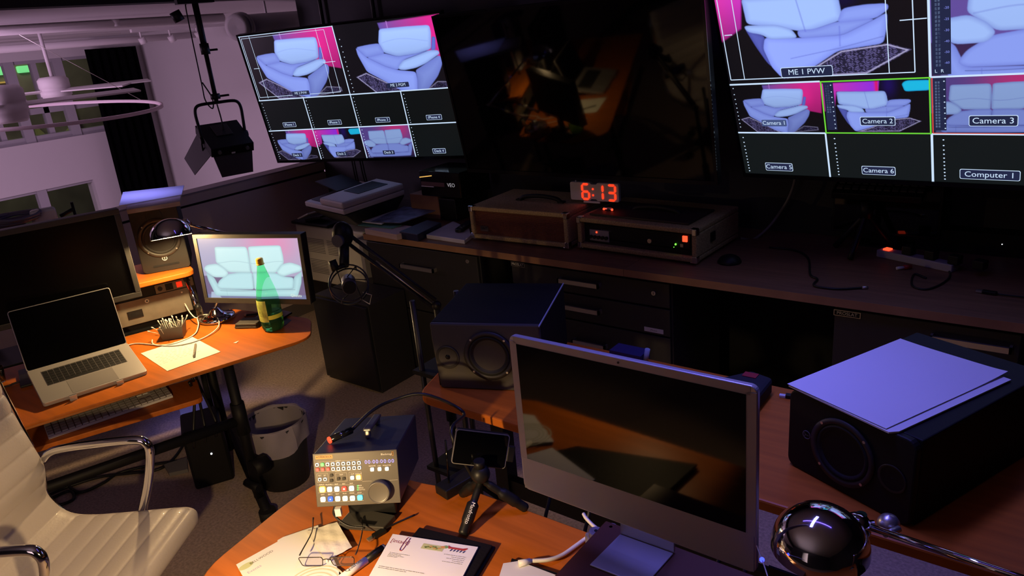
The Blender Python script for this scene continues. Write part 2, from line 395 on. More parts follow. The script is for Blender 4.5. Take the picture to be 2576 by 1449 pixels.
for i, (x, y, dx, lab) in enumerate(((355, 95, 8, 'left track spotlight under the hall ceiling'), (428, 90, 9, 'middle track spotlight under the hall ceiling, tilted right'), (495, 80, 9, 'right track spotlight behind the hanging lamp pole'))):
    p = ox(x, y, -7.8); q = ox(x+dx, y+14, -7.8)
    t = thing('track_spotlight', 'small white ' + lab, 'spotlight', (p.x, p.y, p.z), group='track spotlights in the hall')
    part('lamp_head', MB().m(M_pipe).cyl(Vector((0, 0, 0)), q-p, .036, n=12), t)
    part('mount', MB().m(M_pipe).cyl((0, 0, 0), (0, 0, ox(x+2, y-22, -7.8).z-p.z), .01, n=8), t)
a, b = ox(330, 82, -7.8), ox(560, 45, -7.8)
solo('lighting_track', MB().m(M_pipe).box(-7.82, a.y, a.z-.0, -7.78, b.y, a.z+.03), 'thin pale lighting track above the small spotlights', 'track')
def fan(cx, cy, X, s, top, label, blades):
    p = ox(cx, cy, X)
    t = thing('ceiling_fan', label, 'fan', (p.x, p.y, p.z))
    part('motor', MB().m(M_pipe).lathe([(0, .11*s), (.10*s, .105*s), (.125*s, .08*s), (.125*s, .012*s), (.12*s, .008*s), (.12*s, -.01*s), (.125*s, -.014*s), (.125*s, -.055*s), (.115*s, -.06*s), (.115*s, -.09*s), (.10*s, -.11*s), (0, -.115*s)], 28), t)
    part('downrod', MB().m(M_pipe).cyl((0, 0, .1*s), (0, 0, 2.16-p.z), .016), t)
    for a in blades:
        part('blade', MB().m(M_pipe).x(RZ(a) @ RX(.16)).box(.1*s, -.055*s, -.02, .80*s, .055*s, -.008), t, bevel=.004)
    return t
fan(139, 224, -7.4, 1.0, 0, 'white ceiling fan nearer the black drape, round motor and thin blades', (1.35, -1.9, .35))
fan(8, 262, -6.0, 1.15, 0, 'larger white ceiling fan at the left edge of the photo', (1.50, -.8, 2.7))
p = ox(95, 289, -6.4)
t = thing('ring_pendant', 'thin white ring pendant lamp hanging beneath the ceiling fans', 'lamp', tuple(p))
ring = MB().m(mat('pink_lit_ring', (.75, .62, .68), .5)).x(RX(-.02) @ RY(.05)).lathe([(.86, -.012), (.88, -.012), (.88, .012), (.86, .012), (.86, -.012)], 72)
part('ring', ring, t)
part('wire', MB().m(M_steel).cyl((-.1, .86, 0), (-.1, .0, 2.16-p.z), .0025, n=5), t)

# ---- hanging stage light on its pole
top = orr(497, 4, 4.95); bot = orr(545, 258, 4.8); HX = bot.x
top = onpl(497, 4, bot, Vector((.7, .7, 0)))
top = Vector((bot.x, bot.y, 2.15))
t = thing('hanging_stage_light', 'black panel stage light with barn doors hanging on a pole by the half wall', 'stage light', tuple(bot), rz=math.radians(74))
part('pole', MB().m(M_blk).cyl((0, 0, 0), (0, 0, .30), .013).cyl((0, 0, .28), (0, 0, 2.14-bot.z), .018).cyl((0, 0, .27), (0, 0, .33), .026).cyl((0, 0, .02), (0, 0, .05), .028), t)
part('clamp_lever', MB().m(M_blk).box(.02, -.006, .285, .07, .006, .297).box(.02, -.006, .028, .08, .006, .040), t, bevel=.003)
part('ceiling_clamp', MB().m(M_blk).box(-.10, -.03, 2.115-bot.z, .10, .03, 2.145-bot.z).cyl((-.12, 0, 2.08-bot.z), (-.10, 0, 2.03-bot.z), .03), t)
yk = MB().m(M_blk)
yk.tube([(-.125, 0, -.22), (-.130, 0, -.12), (-.132, 0, -.045), (-.118, 0, -.010), (-.08, 0, 0), (0, 0, 0), (.08, 0, 0), (.118, 0, -.010), (.132, 0, -.045), (.130, 0, -.12), (.125, 0, -.22)], .009, 8, 4)
part('yoke', yk, t)
HB = T(0, .0, -.20) @ RX(math.radians(27)) @ Matrix.Scale(1.08, 4)
hd = MB().m(M_blk2).x(HB).box(-.115, -.13, -.03, .115, .12, .022).m(mat('dark_circuit_plate', (.03, .03, .03), .4)).box(-.045, -.02, .022, .045, .09, .027)
part('lamp_body', hd, t, bevel=.006)
part('control_panel', MB().m(M_blkg).x(HB).box(-.10, -.135, -.026, .10, -.130, .016).m(mat('grey_knob', (.12, .12, .12), .4)).cyl((-.075, -.148, .002), (-.075, -.134, .002), .010).cyl((.075, -.148, .002), (.075, -.134, .002), .010).m(M_print).box(-.010, -.1365, -.022, .010, -.1345, -.013), t)
M_barn = mat('barn_door_grey', (.05, .045, .05), .6)
def barn(M, w0, w1, L):
    return MB().m(M_barn).x(M).add([(-w0, 0, 0), (w0, 0, 0), (w1, 0, -L), (-w1, 0, -L), (-w0, .003, 0), (w0, .003, 0), (w1, .003, -L), (-w1, .003, -L)], [(0, 3, 2, 1), (4, 5, 6, 7), (0, 1, 5, 4), (1, 2, 6, 5), (2, 3, 7, 6), (3, 0, 4, 7)])
part('barn_door', barn(HB @ T(0, -.128, -.028) @ RX(math.radians(-30)), .105, .085, .115), t)
part('barn_door', barn(HB @ T(-.113, 0, -.028) @ RZ(math.radians(-90)) @ RX(math.radians(-35)), .11, .085, .15), t)
part('tilt_knob', MB().m(M_blk).cyl((-.14, 0, -.20), (-.12, 0, -.20), .02).cyl((-.135, 0, -.20), (-.135, 0, -.26), .005), t)
part('tilt_knob', MB().m(M_blk).cyl((.12, 0, -.20), (.14, 0, -.20), .02), t)
part('power_lead', MB().m(M_cable).tube([(.0, .0, -.01), (.008, .01, -.09), (.012, .02, -.18)], .004, 6), t)
part('safety_cable', MB().m(M_cable).tube([(-.04, .02, 2.12-bot.z), (-.05, .02, .5), (-.055, .02, .12), (-.06, 0, .02), (-.03, 0, -.03), (-.02, 0, .03), (-.05, .02, .12)], .004, 6), t)

# ================================================================ SCREEN PICTURES (shown by the emitting screens)
V1 =dict(
 back=[(0.374,0.11),(0.616,0.115),(0.808,0.128),(0.81,0.224),(0.782,0.431),(0.656,0.472),(0.48,0.488),(0.363,0.415),(0.339,0.287)],
 armL=[(0.124,0.316),(0.239,0.297),(0.345,0.292),(0.374,0.433),(0.201,0.465)],
 seat=[(0.201,0.461),(0.361,0.423),(0.48,0.488),(0.656,0.472),(0.775,0.44),(0.529,0.535),(0.457,0.667),(0.352,0.603)],
 armR=[(0.519,0.543),(0.652,0.491),(0.775,0.44),(0.841,0.455),(0.847,0.498),(0.714,0.608),(0.619,0.656),(0.514,0.674),(0.466,0.658),(0.467,0.618)],
 front=[(0.124,0.316),(0.201,0.461),(0.352,0.603),(0.457,0.667),(0.609,0.706),(0.61,0.807),(0.584,1.01),(0.443,0.944),(0.31,0.795),(0.173,0.654),(0.126,0.419)],
 side=[(0.613,0.686),(0.647,0.66),(0.836,0.516),(0.862,0.559),(0.844,0.655),(0.792,0.787),(0.67,0.977),(0.583,1.014),(0.61,0.807)],
 frame=[(0.811,0.271),(0.839,0.285),(0.818,0.446),(0.78,0.45)],
 rug1=[(0.057,0.714),(0.163,0.663),(0.31,0.795),(0.546,1.017),(0.236,0.994)],
 rug2=[(0.622,1.003),(0.78,0.846),(0.928,0.872),(0.935,0.943),(0.785,0.972)],
 wall=[(0.373,0.035),(1.007,0.005),(0.983,0.604),(0.862,0.559),(0.746,0.445),(0.38,0.135)],
)
V2 =dict(
 back=[(0.151,0.199),(0.419,0.213),(0.603,0.211),(0.618,0.294),(0.628,0.46),(0.602,0.483),(0.456,0.552),(0.31,0.488),(0.16,0.434)],
 armL=[(0.14,0.446),(0.311,0.463),(0.384,0.514),(0.411,0.6),(0.268,0.593),(0.232,0.543),(0.156,0.509)],
 armR=[(0.63,0.377),(0.732,0.364),(0.827,0.373),(0.829,0.419),(0.775,0.487),(0.601,0.495)],
 seat=[(0.408,0.527),(0.493,0.533),(0.602,0.483),(0.775,0.487),(0.622,0.603),(0.417,0.605)],
 front=[(0.243,0.568),(0.411,0.6),(0.622,0.603),(0.775,0.487),(0.823,0.442),(0.819,0.558),(0.799,0.7),(0.595,0.736),(0.47,0.873),(0.304,0.965),(0.257,0.851),(0.226,0.673)],
 side=[(0.145,0.471),(0.232,0.548),(0.243,0.573),(0.226,0.673),(0.257,0.851),(0.234,0.8),(0.189,0.648)],
 rug=[(0.304,0.972),(0.47,0.873),(0.607,0.736),(0.816,0.7),(0.916,0.766),(0.719,0.961)],
 wall=[(0.009,0.043),(0.556,0.034),(0.544,0.22),(0.151,0.199),(0.125,0.471),(-0.006,0.595)],
 cyan=[(0.754,0.094),(0.794,0.04),(0.998,0.044),(0.993,0.221),(0.78,0.232)],
)
V3 =dict(
 bl=[(0.162,0.141),(0.328,0.141),(0.479,0.137),(0.491,0.199),(0.491,0.385),(0.486,0.573),(0.261,0.566),(0.147,0.398)],
 br=[(0.499,0.137),(0.655,0.123),(0.821,0.118),(0.831,0.28),(0.829,0.403),(0.736,0.57),(0.492,0.573),(0.491,0.385)],
 aL=[(0.008,0.505),(0.049,0.441),(0.155,0.419),(0.224,0.492),(0.259,0.576),(0.225,0.651),(0.101,0.653),(0.033,0.568)],
 aR=[(0.996,0.494),(0.982,0.443),(0.888,0.392),(0.799,0.428),(0.74,0.549),(0.758,0.601),(0.805,0.628),(0.883,0.585),(0.98,0.542)],
 sL=[(0.238,0.598),(0.37,0.564),(0.497,0.563),(0.494,0.722),(0.487,0.85),(0.274,0.85),(0.144,0.847),(0.11,0.804),(0.147,0.706)],
 sR=[(0.5,0.563),(0.624,0.561),(0.736,0.57),(0.805,0.628),(0.897,0.641),(0.897,0.714),(0.88,0.831),(0.684,0.85),(0.49,0.854)],
 base=[(0.026,0.569),(0.101,0.653),(0.144,0.847),(0.492,0.861),(0.88,0.831),(0.904,0.635),(0.989,0.536),(0.969,0.734),(0.913,0.958),(0.519,0.968),(0.084,0.968),(0.036,0.708)],
)

def _sd(poly, U, V):
    """signed distance (in cell heights, + inside)"""
    P = [(x*1.778, y) for x, y in poly]; X = U*1.778; D = np.full(U.shape, 9.0); ins = np.zeros(U.shape, bool)
    for i in range(len(P)):
        ax, ay = P[i-1]; bx, by = P[i]; dx, dy = bx-ax, by-ay; L = dx*dx+dy*dy+1e-12
        t = np.clip(((X-ax)*dx+(V-ay)*dy)/L, 0, 1); D = np.minimum(D, np.hypot(X-ax-t*dx, V-ay-t*dy))
        c = ((ay > V) != (by > V)) & (X < (bx-ax)*(V-ay)/(by-ay+1e-12)+ax); ins ^= c
    return np.where(ins, D, -D)
def _lay(I, a, c): I[:] = I*(1-a[..., None])+np.asarray(c)*a[..., None]
def puff(I, U, V, poly, col, edge, r=.06, aa=130, gy=0.0, gx=0.0):
    poly = rpoly(poly, .03, 3); r = r*.55; edge = np.asarray(edge)*.55+np.asarray(col)*.45*.9
    d = _sd(poly, U, V); a = np.clip(.5+d*aa, 0, 1); t = np.clip(d/r, 0, 1)**.6
    c = np.asarray(edge)*(1-t[..., None])+np.asarray(col)*t[..., None]
    ys = [p[1] for p in poly]; xs = [p[0] for p in poly]
    g = 1+gy*((V-min(ys))/(max(ys)-min(ys))-.5)+gx*((U-min(xs))/(max(xs)-min(xs))-.5)
    I[:] = I*(1-a[..., None])+c*g[..., None]*a[..., None]
def rugpat(I, U, V, poly, k=1):
    d = _sd(poly, U, V); a = np.clip(.5+d*110, 0, 1)
    n = np.sin(U*150+3*np.sin(V*90))*np.sin(V*170+3*np.sin(U*110)); c = np.array(S(60, 55, 90))[None, None]*np.where(n > .1, 1.9, .35)[..., None]
    e = np.clip(1-np.abs(d-.012)*110, 0, 1)[..., None]; c = c*(1-e)+np.array(S(170, 165, 205))*e
    I[:] = I*(1-a[..., None])+c*a[..., None]*k
def lin(*c): return np.array(S(*c))
def view(kind, U, V, tint):
    """tint 0: blue television rendering; 1: pale desk monitor"""
    I = np.zeros(U.shape+(3,))+lin(17, 15, 20)
    if tint: HI, MI, LO, DK = lin(205, 240, 243), lin(188, 228, 234), lin(140, 176, 190), lin(90, 110, 130)
    else: HI, MI, LO, DK = lin(163, 193, 255), lin(140, 160, 244), lin(98, 108, 208), lin(48, 48, 125)
    if kind == 1:
        g = np.clip((U-.38)/.42, 0, 1)[..., None]; b = np.clip((V-.0)/.6, 0, 1)[..., None]
        wc = lin(105, 85, 175)*(1-g)+lin(222, 45, 150)*g; wc = wc*(1-b*.45)
        hot = np.exp(-(((U-.84)/.07)**2+((V-.28)/.2)**2))[..., None]; wc = wc+hot*lin(150, 10, 70)*.7
        d = _sd(V1['wall'], U, V); _lay(I, np.clip(.5+d*60, 0, 1), wc)
        a = np.clip(1-np.abs(U-.45)*160, 0, 1)*(V < .13)*(V > .02); _lay(I, a, lin(190, 130, 220))
        rugpat(I, U, V, V1['rug1']); rugpat(I, U, V, V1['rug2'], .5)
        puff(I, U, V, V1['frame'], LO, DK, .03)
        puff(I, U, V, V1['side'], MI*.75, LO*.8, .2, gy=-.25); puff(I, U, V, V1['front'], MI, LO, .12, gx=.12, gy=-.2)
        puff(I, U, V, V1['back'], HI, LO*1.1, .10, gy=-.3); puff(I, U, V, V1['seat'], MI*.95, LO, .1)
        puff(I, U, V, V1['armL'], MI*.92, LO, .12); puff(I, U, V, V1['armR'], HI*.97, LO*.8, .07)
        a = np.clip(1-np.abs(V-(.30+.04*np.sin(U*9)))*110, 0, 1)*(U > .37)*(U < .77)*.25; _lay(I, a, LO)
    elif kind == 2:
        g = np.clip((U-.0)/.55, 0, 1)[..., None]; wc = lin(215, 55, 165)*(1-g)+lin(140, 50, 235)*g
        hot = np.exp(-((U-.53)/.02)**2)[..., None]; wc = wc*(1-hot)+lin(225, 30, 110)*hot
        d = _sd(V2['wall'], U, V); _lay(I, np.clip(.5+d*50, 0, 1), wc*np.clip(1.25-V*1.4, .25, 1)[..., None])
        gl = np.exp(-(((U-.64)/.06)**2+((V-.1)/.2)**2)); _lay(I, gl*.5, lin(40, 20, 120))
        rugpat(I, U, V, V2['rug'])
        puff(I, U, V, V2['side'], LO*.7, DK, .06); puff(I, U, V, V2['front'], MI, LO, .10, gx=-.1)
        puff(I, U, V, V2['back'], HI*.9, LO, .10); puff(I, U, V, V2['seat'], MI*.85, LO, .07)
        puff(I, U, V, V2['armR'], MI*.9, LO, .08); puff(I, U, V, V2['armL'], HI*.9, LO*.8, .06)
        a = np.clip(1-np.abs(U-(.415+.1*(V-.2)))*170, 0, 1)*(V > .21)*(V < .55)*.6; _lay(I, a, LO)
        a = np.clip(1-np.abs(U-(.61-.03*(V-.55)))*170, 0, 1)*(V > .52)*(V < .70)*.6; _lay(I, a, LO)
        a = np.clip(1-np.abs(V-(.80-.28*(U-.3)-.1*np.maximum(0, U-.6)))*120, 0, 1)*(U > .36)*(U < .80)*.55; _lay(I, a, LO*.7)
        puff(I, U, V, V2['cyan'], lin(30, 190, 235), lin(10, 110, 200), .05)
    else:
        g = np.clip((U-.15)/.75, 0, 1)[..., None]; r = np.exp(-(((U-.72)/.28)**2+((V-.08)/.35)**2))[..., None]
        if tint: wc = lin(178, 175, 205)*(1-r)+lin(228, 150, 190)*r; wc = wc*(.92+.1*(1-V)[..., None])
        else: wc = lin(100, 80, 160)*(1-r)+lin(215, 60, 140)*r
        I[:] = wc; _lay(I, np.clip((V-.62)*80, 0, 1), lin(120, 105, 140) if tint else lin(60, 40, 80))
        _lay(I, np.clip((V-.93)*60, 0, 1), lin(120, 125, 165) if tint else lin(40, 35, 70))
        a = _sd([(.03, 1.0), (.045, .9), (.10, .90), (.14, 1.0)], U, V); _lay(I, np.clip(.5+a*80, 0, 1), lin(175, 190, 215) if tint else lin(90, 90, 140))
        puff(I, U, V, V3['base'], MI, LO, .12, gy=.04)
        for k in ('bl', 'br'): puff(I, U, V, V3[k], HI, LO, .075, gy=-.08)
        a = np.clip(1-np.abs(V-(.40+.02*np.sin(U*14)))*90, 0, 1)*(U > .17)*(U < .82)*(np.abs(U-.492) > .01)*.4; _lay(I, a, LO)
        for k in ('sL', 'sR'): puff(I, U, V, V3[k], MI*1.03, LO, .07)
        for k in ('aL', 'aR'): puff(I, U, V, V3[k], HI, LO, .08)
        a = np.clip(1-np.abs(V-.862-.02*np.sin(U*6))*150, 0, 1)*(U > .14)*(U < .9)*.6; _lay(I, a, DK)
        a = np.clip(1-np.abs(U-.206)*260, 0, 1)*(V > .86)*(V < .96)*.5; _lay(I, a, LO)
    return I
def screen_mesh(name, W, H, nx, ny, cells, parent, tint=0):
    us = (np.arange(nx+1))/nx; vs = (np.arange(ny+1))/ny; U, V = np.meshgrid(us, vs)
    I = np.zeros(U.shape+(3,))+lin(13, 16, 18)
    for (u0, v0, u1, v1, kind, zoom, cx, cy, gain) in cells:
        m = (U >= u0) & (U < u1+1e-6) & (V >= v0) & (V < v1+1e-6)
        iy, ix = np.where(m); y0, y1, x0, x1 = iy.min(), iy.max()+1, ix.min(), ix.max()+1
        cu = (U[y0:y1, x0:x1]-u0)/(u1-u0); cv = (V[y0:y1, x0:x1]-v0)/(v1-v0)
        if kind == 0: I[y0:y1, x0:x1] = lin(13, 17, 18)*gain; continue
        I[y0:y1, x0:x1] = view(kind, cx+(cu-.5)/zoom, cy+(cv-.5)/zoom, tint)*gain
    n1 = nx+1; co = np.stack([U*W, np.full(U.shape, -.0006), -V*H], -1).reshape(-1, 3)
    j, i = np.meshgrid(np.arange(ny), np.arange(nx), indexing='ij'); b = (j*n1+i).ravel()
    F = np.stack([b, b+n1, b+n1+1, b+1], 1)
    me = bpy.data.meshes.new(name); me.vertices.add(len(co)); me.vertices.foreach_set('co', co.ravel())
    me.loops.add(F.size); me.loops.foreach_set('vertex_index', F.ravel().astype(np.int32))
    me.polygons.add(len(F)); me.polygons.foreach_set('loop_start', np.arange(0, F.size, 4, dtype=np.int32)); me.polygons.foreach_set('loop_total', np.full(len(F), 4, np.int32))
    me.update(calc_edges=True); at = me.color_attributes.new('Col', 'FLOAT_COLOR', 'POINT')
    rgba = np.concatenate([np.clip(I, 0, 1.2), np.ones(I.shape[:2]+(1,))], -1); at.data.foreach_set('color', rgba.astype(np.float32).ravel())
    me.materials.append(M_scr); o = bpy.data.objects.new(name, me); COL.objects.link(o); o.parent = parent
    return o
M_scr = vcmat()
M_line = mat('screen_white_line', (0, 0, 0), .5, emit=S(205, 228, 255), es=1.0)
M_lineb = mat('screen_soft_line', (0, 0, 0), .5, emit=S(130, 140, 235), es=1.0)
M_lgrn = mat('screen_green_line', (0, 0, 0), .5, emit=S(110, 215, 60), es=1)
M_lred = mat('screen_red_line', (0, 0, 0), .5, emit=S(215, 80, 60), es=1)
M_tag = mat('screen_tag_fill', (0, 0, 0), .5, emit=S(35, 40, 70), es=1)
M_tagl = mat('screen_tag_pale_fill', (0, 0, 0), .5, emit=S(70, 85, 130), es=1)
M_mtr = mat('screen_meter_grey', (0, 0, 0), .5, emit=S(90, 105, 140), es=1)
class Ov:
    """lines and lettering lying on a screen; u, v from the top left"""
    def __init__(s, W, H): s.b = MB(); s.W, s.H = W, H
    def seg(s, u0, v0, u1, v1, t, m, y=-.0012):
        W, H = s.W, s.H; a = t/2
        if abs(u1-u0) > abs(v1-v0): q = [(u0*W, y, -v0*H-a), (u1*W, y, -v1*H-a), (u1*W, y, -v1*H+a), (u0*W, y, -v0*H+a)]
        else: q = [(u0*W-a, y, -v1*H), (u0*W+a, y, -v1*H), (u0*W+a, y, -v0*H), (u0*W-a, y, -v0*H)]
        s.b.m(m).add(q, [(0, 1, 2, 3)], False)
    def rect(s, u0, v0, u1, v1, m, y=-.0010): s.b.m(m).add([(u0*s.W, y, -v1*s.H), (u1*s.W, y, -v1*s.H), (u1*s.W, y, -v0*s.H), (u0*s.W, y, -v0*s.H)], [(0, 1, 2, 3)], False)
    def dot(s, u, v, r, m): s.b.m(m).x(T(u*s.W, -.0012, -v*s.H) @ FR).flat([(r*1.2*math.cos(a*PI/3), r*math.sin(a*PI/3)) for a in range(6)]).x(Matrix())
    def label(s, txt, u, v, h, w, fill=None, border=True):
        W, H = s.W, s.H
        b = s.b; M0 = T(u*W, 0, -v*H) @ FR
        if border:
            b.m(M_line).x(M0).flat(rr(-w/2-.002, -h*.75-.002, w/2+.002, h*.75+.002, h*.25), .0014)
        b.m(fill or M_tag).x(M0).flat(rr(-w/2, -h*.75, w/2, h*.75, h*.22), .0018)
        b.m(M_line).x(M0).text(txt, h*1.25, T(0, 0, .0022)); b.x(Matrix())
    def meters(s, u, v0, v1, n=9, m=None, r=.0022):
        for i in range(n): s.dot(u+.0002*i, v0+(v1-v0)*(i/(n-1))**.85, r, m or M_line)
    def bars(s, u, v0, v1, n=12):
        for i in range(n):
            v = v0+(v1-v0)*i/n
            for k in (0, 1): s.rect(u+k*.006, v, u+k*.006+.004, v+(v1-v0)/n*.7, M_mtr)
# ================================================================ TELEVISIONS ON THE BACK WALL
def tv_body(t, W, H, bez=.011, dep=.035, lit=True, mount=True):
    b = MB().m(M_blk); b.box(-bez, .002, -H-bez*1.6, W+bez, dep, bez); b.frame(-bez, -.004, W+bez, .002, bez, 0, 0) if 0 else None
    part('panel_housing', b, t, bevel=.003)
    fr = MB().m(M_blkg)
    for x0, z0, x1, z1 in ((-bez, 0, W+bez, bez), (-bez, -H-bez*1.6, W+bez, -H), (-bez, -H, 0, 0), (W, -H, W+bez, 0)): fr.box(x0, -.005, z0, x1, .002, z1)
    part('bezel', fr, t)
    if not lit: part('screen', MB().m(M_glass).box(0, -.001, -H, W, .003, 0), t)
    part('rear_housing', MB().m(M_blk).box(W*.2, dep, -H*.85, W*.8, dep+.03, -H*.25), t, bevel=.008)
TW = 1.428; TH = TW*9/16
t = thing('television', 'wall television at left showing nine camera pictures of a white sofa', 'television', (-4.278, 2.83, 1.926), rot=(math.radians(9.45), math.radians(-.44), math.radians(13.41)))
tv_body(t, TW, TH)
part('wall_mount', MB().m(M_blk2).box(TW*.46, .07, -.55, TW*.54, .22, -.45).box(TW*.35, .06, -.65, TW*.65, .075, -.3), t)
cells = [(0, 0, .5, .5, 1, 1.0, .5, .5, 1), (.5, 0, 1, .5, 1, 1.05, .435, .475, 1.03), (0, .5, 1, .75, 0, 1, .5, .5, 1), (0, .75, .25, 1, 1, 1, .5, .5, .75), (.25, .75, .5, 1, 2, 1, .5, .5, .8), (.5, .75, .75, 1, 3, 1, .5, .5, .62), (.75, .75, 1, 1, 0, 1, .5, .5, 1.2)]
screen_mesh('screen', TW, TH, 560, 316, cells, t)
o = Ov(TW, TH); LT = .0065
for v in (.5, .75): o.seg(0, v, 1, v, LT, M_line)
o.seg(.5, 0, .5, 1, LT, M_line)
for u in (.25, .75): o.seg(u, .5, u, 1, LT, M_line)
o.seg(0, .004, .5, .004, .004, M_line); o.seg(.004, 0, .004, .5, .004, M_line)
for u in (.012, .455): o.seg(u, .02, u, .475, .003, M_line)
for u in (.058, .415): o.seg(u, .01, u, .485, .0025, M_line)
o.seg(.012, .02, .455, .02, .002, M_line); o.seg(.012, .475, .455, .475, .003, M_line); o.seg(.03, .25, .062, .25, .003, M_line); o.seg(.405, .25, .47, .25, .003, M_line)
o.label('ME 2 PVW', .245, .462, .017, .135, border=False); o.label('ME 2 PGM', .745, .455, .019, .15, border=False)
for i in range(4):
    o.label('iPhone %d' % (i+1), .13+.25*i, .705, .018, .10); o.label('Deck %d' % (i+1), .12+.25*i, .96, .018, .085, border=i == 3)
    o.meters(.012+.25*i, .525, .735, 11, r=.0026); o.meters(.012+.25*i, .775, .985, 11, r=.0026)
o.meters(.52, .10, .48, 12, r=.003)
part('screen_lettering', o.b, t)
t = thing('television', 'large switched-off wall television in the middle, dark screen reflecting the desk', 'television', (-2.552, 2.752, 1.904), rot=(math.radians(10), 0, math.radians(0)))
W2 = 1.335; tv_body(t, W2, W2*9/16, .012, .04, lit=False)
part('wall_mount', MB().m(M_blk2).box(W2*.46, .07, -.5, W2*.54, .55, -.4).box(W2*.35, .065, -.6, W2*.65, .08, -.2), t)
t = thing('television', 'wall television at upper right showing six large camera pictures labelled in white', 'television', (-1.19, 2.785, 1.922), rot=(math.radians(19.63), math.radians(-1.03), math.radians(-4.87)))
tv_body(t, TW, TH)
part('wall_mount', MB().m(M_blk2).box(TW*.46, .07, -.5, TW*.54, .50, -.4).box(TW*.35, .06, -.65, TW*.65, .075, -.2), t)
cells = [(0, 0, .5, .5, 2, 1.02, .50, .52, 1.15), (.5, 0, 1, .5, 3, 1.0, .5, .42, .95), (0, .5, .246, .762, 1, 1, .5, .5, .82), (.246, .5, .5, .762, 2, 1, .5, .5, .92), (.5, .5, .75, .762, 3, 1, .5, .5, .62), (.75, .5, 1, .762, 0, 1, .5, .5, 1), (0, .762, 1, 1, 0, 1, .5, .5, 1.6)]
screen_mesh('screen', TW, TH, 720, 405, cells, t)
o = Ov(TW, TH)
o.seg(0, .5, .246, .5, LT, M_line); o.seg(0, .762, .246, .762, LT, M_line); o.seg(.5, .762, 1, .762, LT, M_line); o.seg(.5, .5, 1, .5, LT, M_line)
o.seg(.5, 0, .5, .5, LT*1.2, M_line); o.seg(.246, .762, .246, 1, LT, M_line); o.seg(.5, .762, .5, 1, LT*1.2, M_line); o.seg(.75, .5, .75, 1, LT, M_line)
for a in ((.248, .503, .248, .759), (.498, .503, .498, .759)): o.seg(*a, .005, M_lgrn, -.0014)
for v in (.502, .760): o.seg(.246, v, .5, v, .005, M_lgrn, -.0014)
o.seg(.503, .503, .503, .759, .004, M_lred, -.0014); o.seg(.503, .758, 1, .758, .003, M_lred, -.0014)
for u in (.006, .468): o.seg(u, .02, u, .475, .0035, M_line)
for u in (.046, .412): o.seg(u, .01, u, .475, .003, M_line)
o.seg(.006, .475, .468, .475, .0035, M_line); o.seg(.006, .02, .468, .02, .0035, M_line); o.seg(.01, .25, .032, .25, .0035, M_line); o.seg(.44, .25, .496, .25, .0035, M_line)
o.label('ME 1 PVW', .215, .450, .024, .185); o.label('Camera 1', .11, .708, .019, .10, M_tagl, False); o.label('Camera 2', .378, .70, .021, .115, M_tag)
o.label('Camera 3', .627, .70, .024, .135, M_tag); o.label('Camera 5', .105, .955, .022, .11); o.label('Camera 6', .372, .955, .022, .115); o.label('Computer 1', .622, .955, .024, .175); o.label('Camera 4', .88, .70, .022, .12); o.label('Computer 2', .88, .955, .024, .155)
for u in (.012, .268, .525, .77): o.meters(u, .79, .985, 11, r=.0026)
o.meters(.008, .52, .73, 10, r=.0022)
o.rect(.253, .505, .278, .745, M_tag); o.bars(.257, .52, .66); o.meters(.272, .52, .735, 10)
o.rect(.505, .505, .532, .745, M_tag); o.bars(.509, .52, .735, 16); o.meters(.528, .52, .735, 9)
o.rect(.505, .0, .543, .49, M_tag); o.bars(.512, .06, .46, 24)
for i, s_ in enumerate(('-5', '-10', '-15', '-20', '-25', '-30', '-40', '-50', '-60')): o.b.m(M_lineb).x(T(.535*TW, -.0016, -(.08+.045*i)*TH) @ FR).text(s_, .011).x(Matrix())
o.b.m(M_line).x(T(.512*TW, -.0016, -.475*TH) @ FR).text('L', .016).x(T(.525*TW, -.0016, -.475*TH) @ FR).text('R', .016).x(Matrix())
part('screen_lettering', o.b, t)
# tall poles and cables on the wall behind the televisions
for x_, lab in ((806, 'left'), (938, 'right')):
    a = oy(x_, 20, YB-.03); solo('wall_pole', MB().m(M_cable).cyl((a.x, YB-.03, a.z-.5), (a.x, YB-.03, 2.6), .014), lab+' thin black upright on the charcoal wall above the left television', 'pole')
pp = MB().m(M_cable)
for i, (x0, x1) in enumerate(((885, 900), (905, 925))):
    a, b = oy(x0, 405, YB-.012), oy(x1, 470, YB-.012)
    solo('hanging_cable', MB().m(M_cable).tube([(a.x, YB-.01, a.z+.9), (a.x, YB-.012, a.z), (b.x+.02, YB-.012, b.z-.1)], .006, 6), ('left' if i == 0 else 'right')+' thin black cable hanging down the charcoal wall behind the scanner', 'cable')
a = oy(2000, 452, 3.3); b = oy(1955, 545, 3.3); c = oy(1900, 600, 3.25)
solo('hanging_cable', MB().m(mat('grey_cable', (.16, .15, .15), .5)).tube([(a.x, 3.3, a.z+.3), tuple(a), tuple(b), tuple(c), (c.x-.05, 3.2, CZ+.008)], .007, 6), 'grey cable drooping from the right television down to the counter', 'cable')

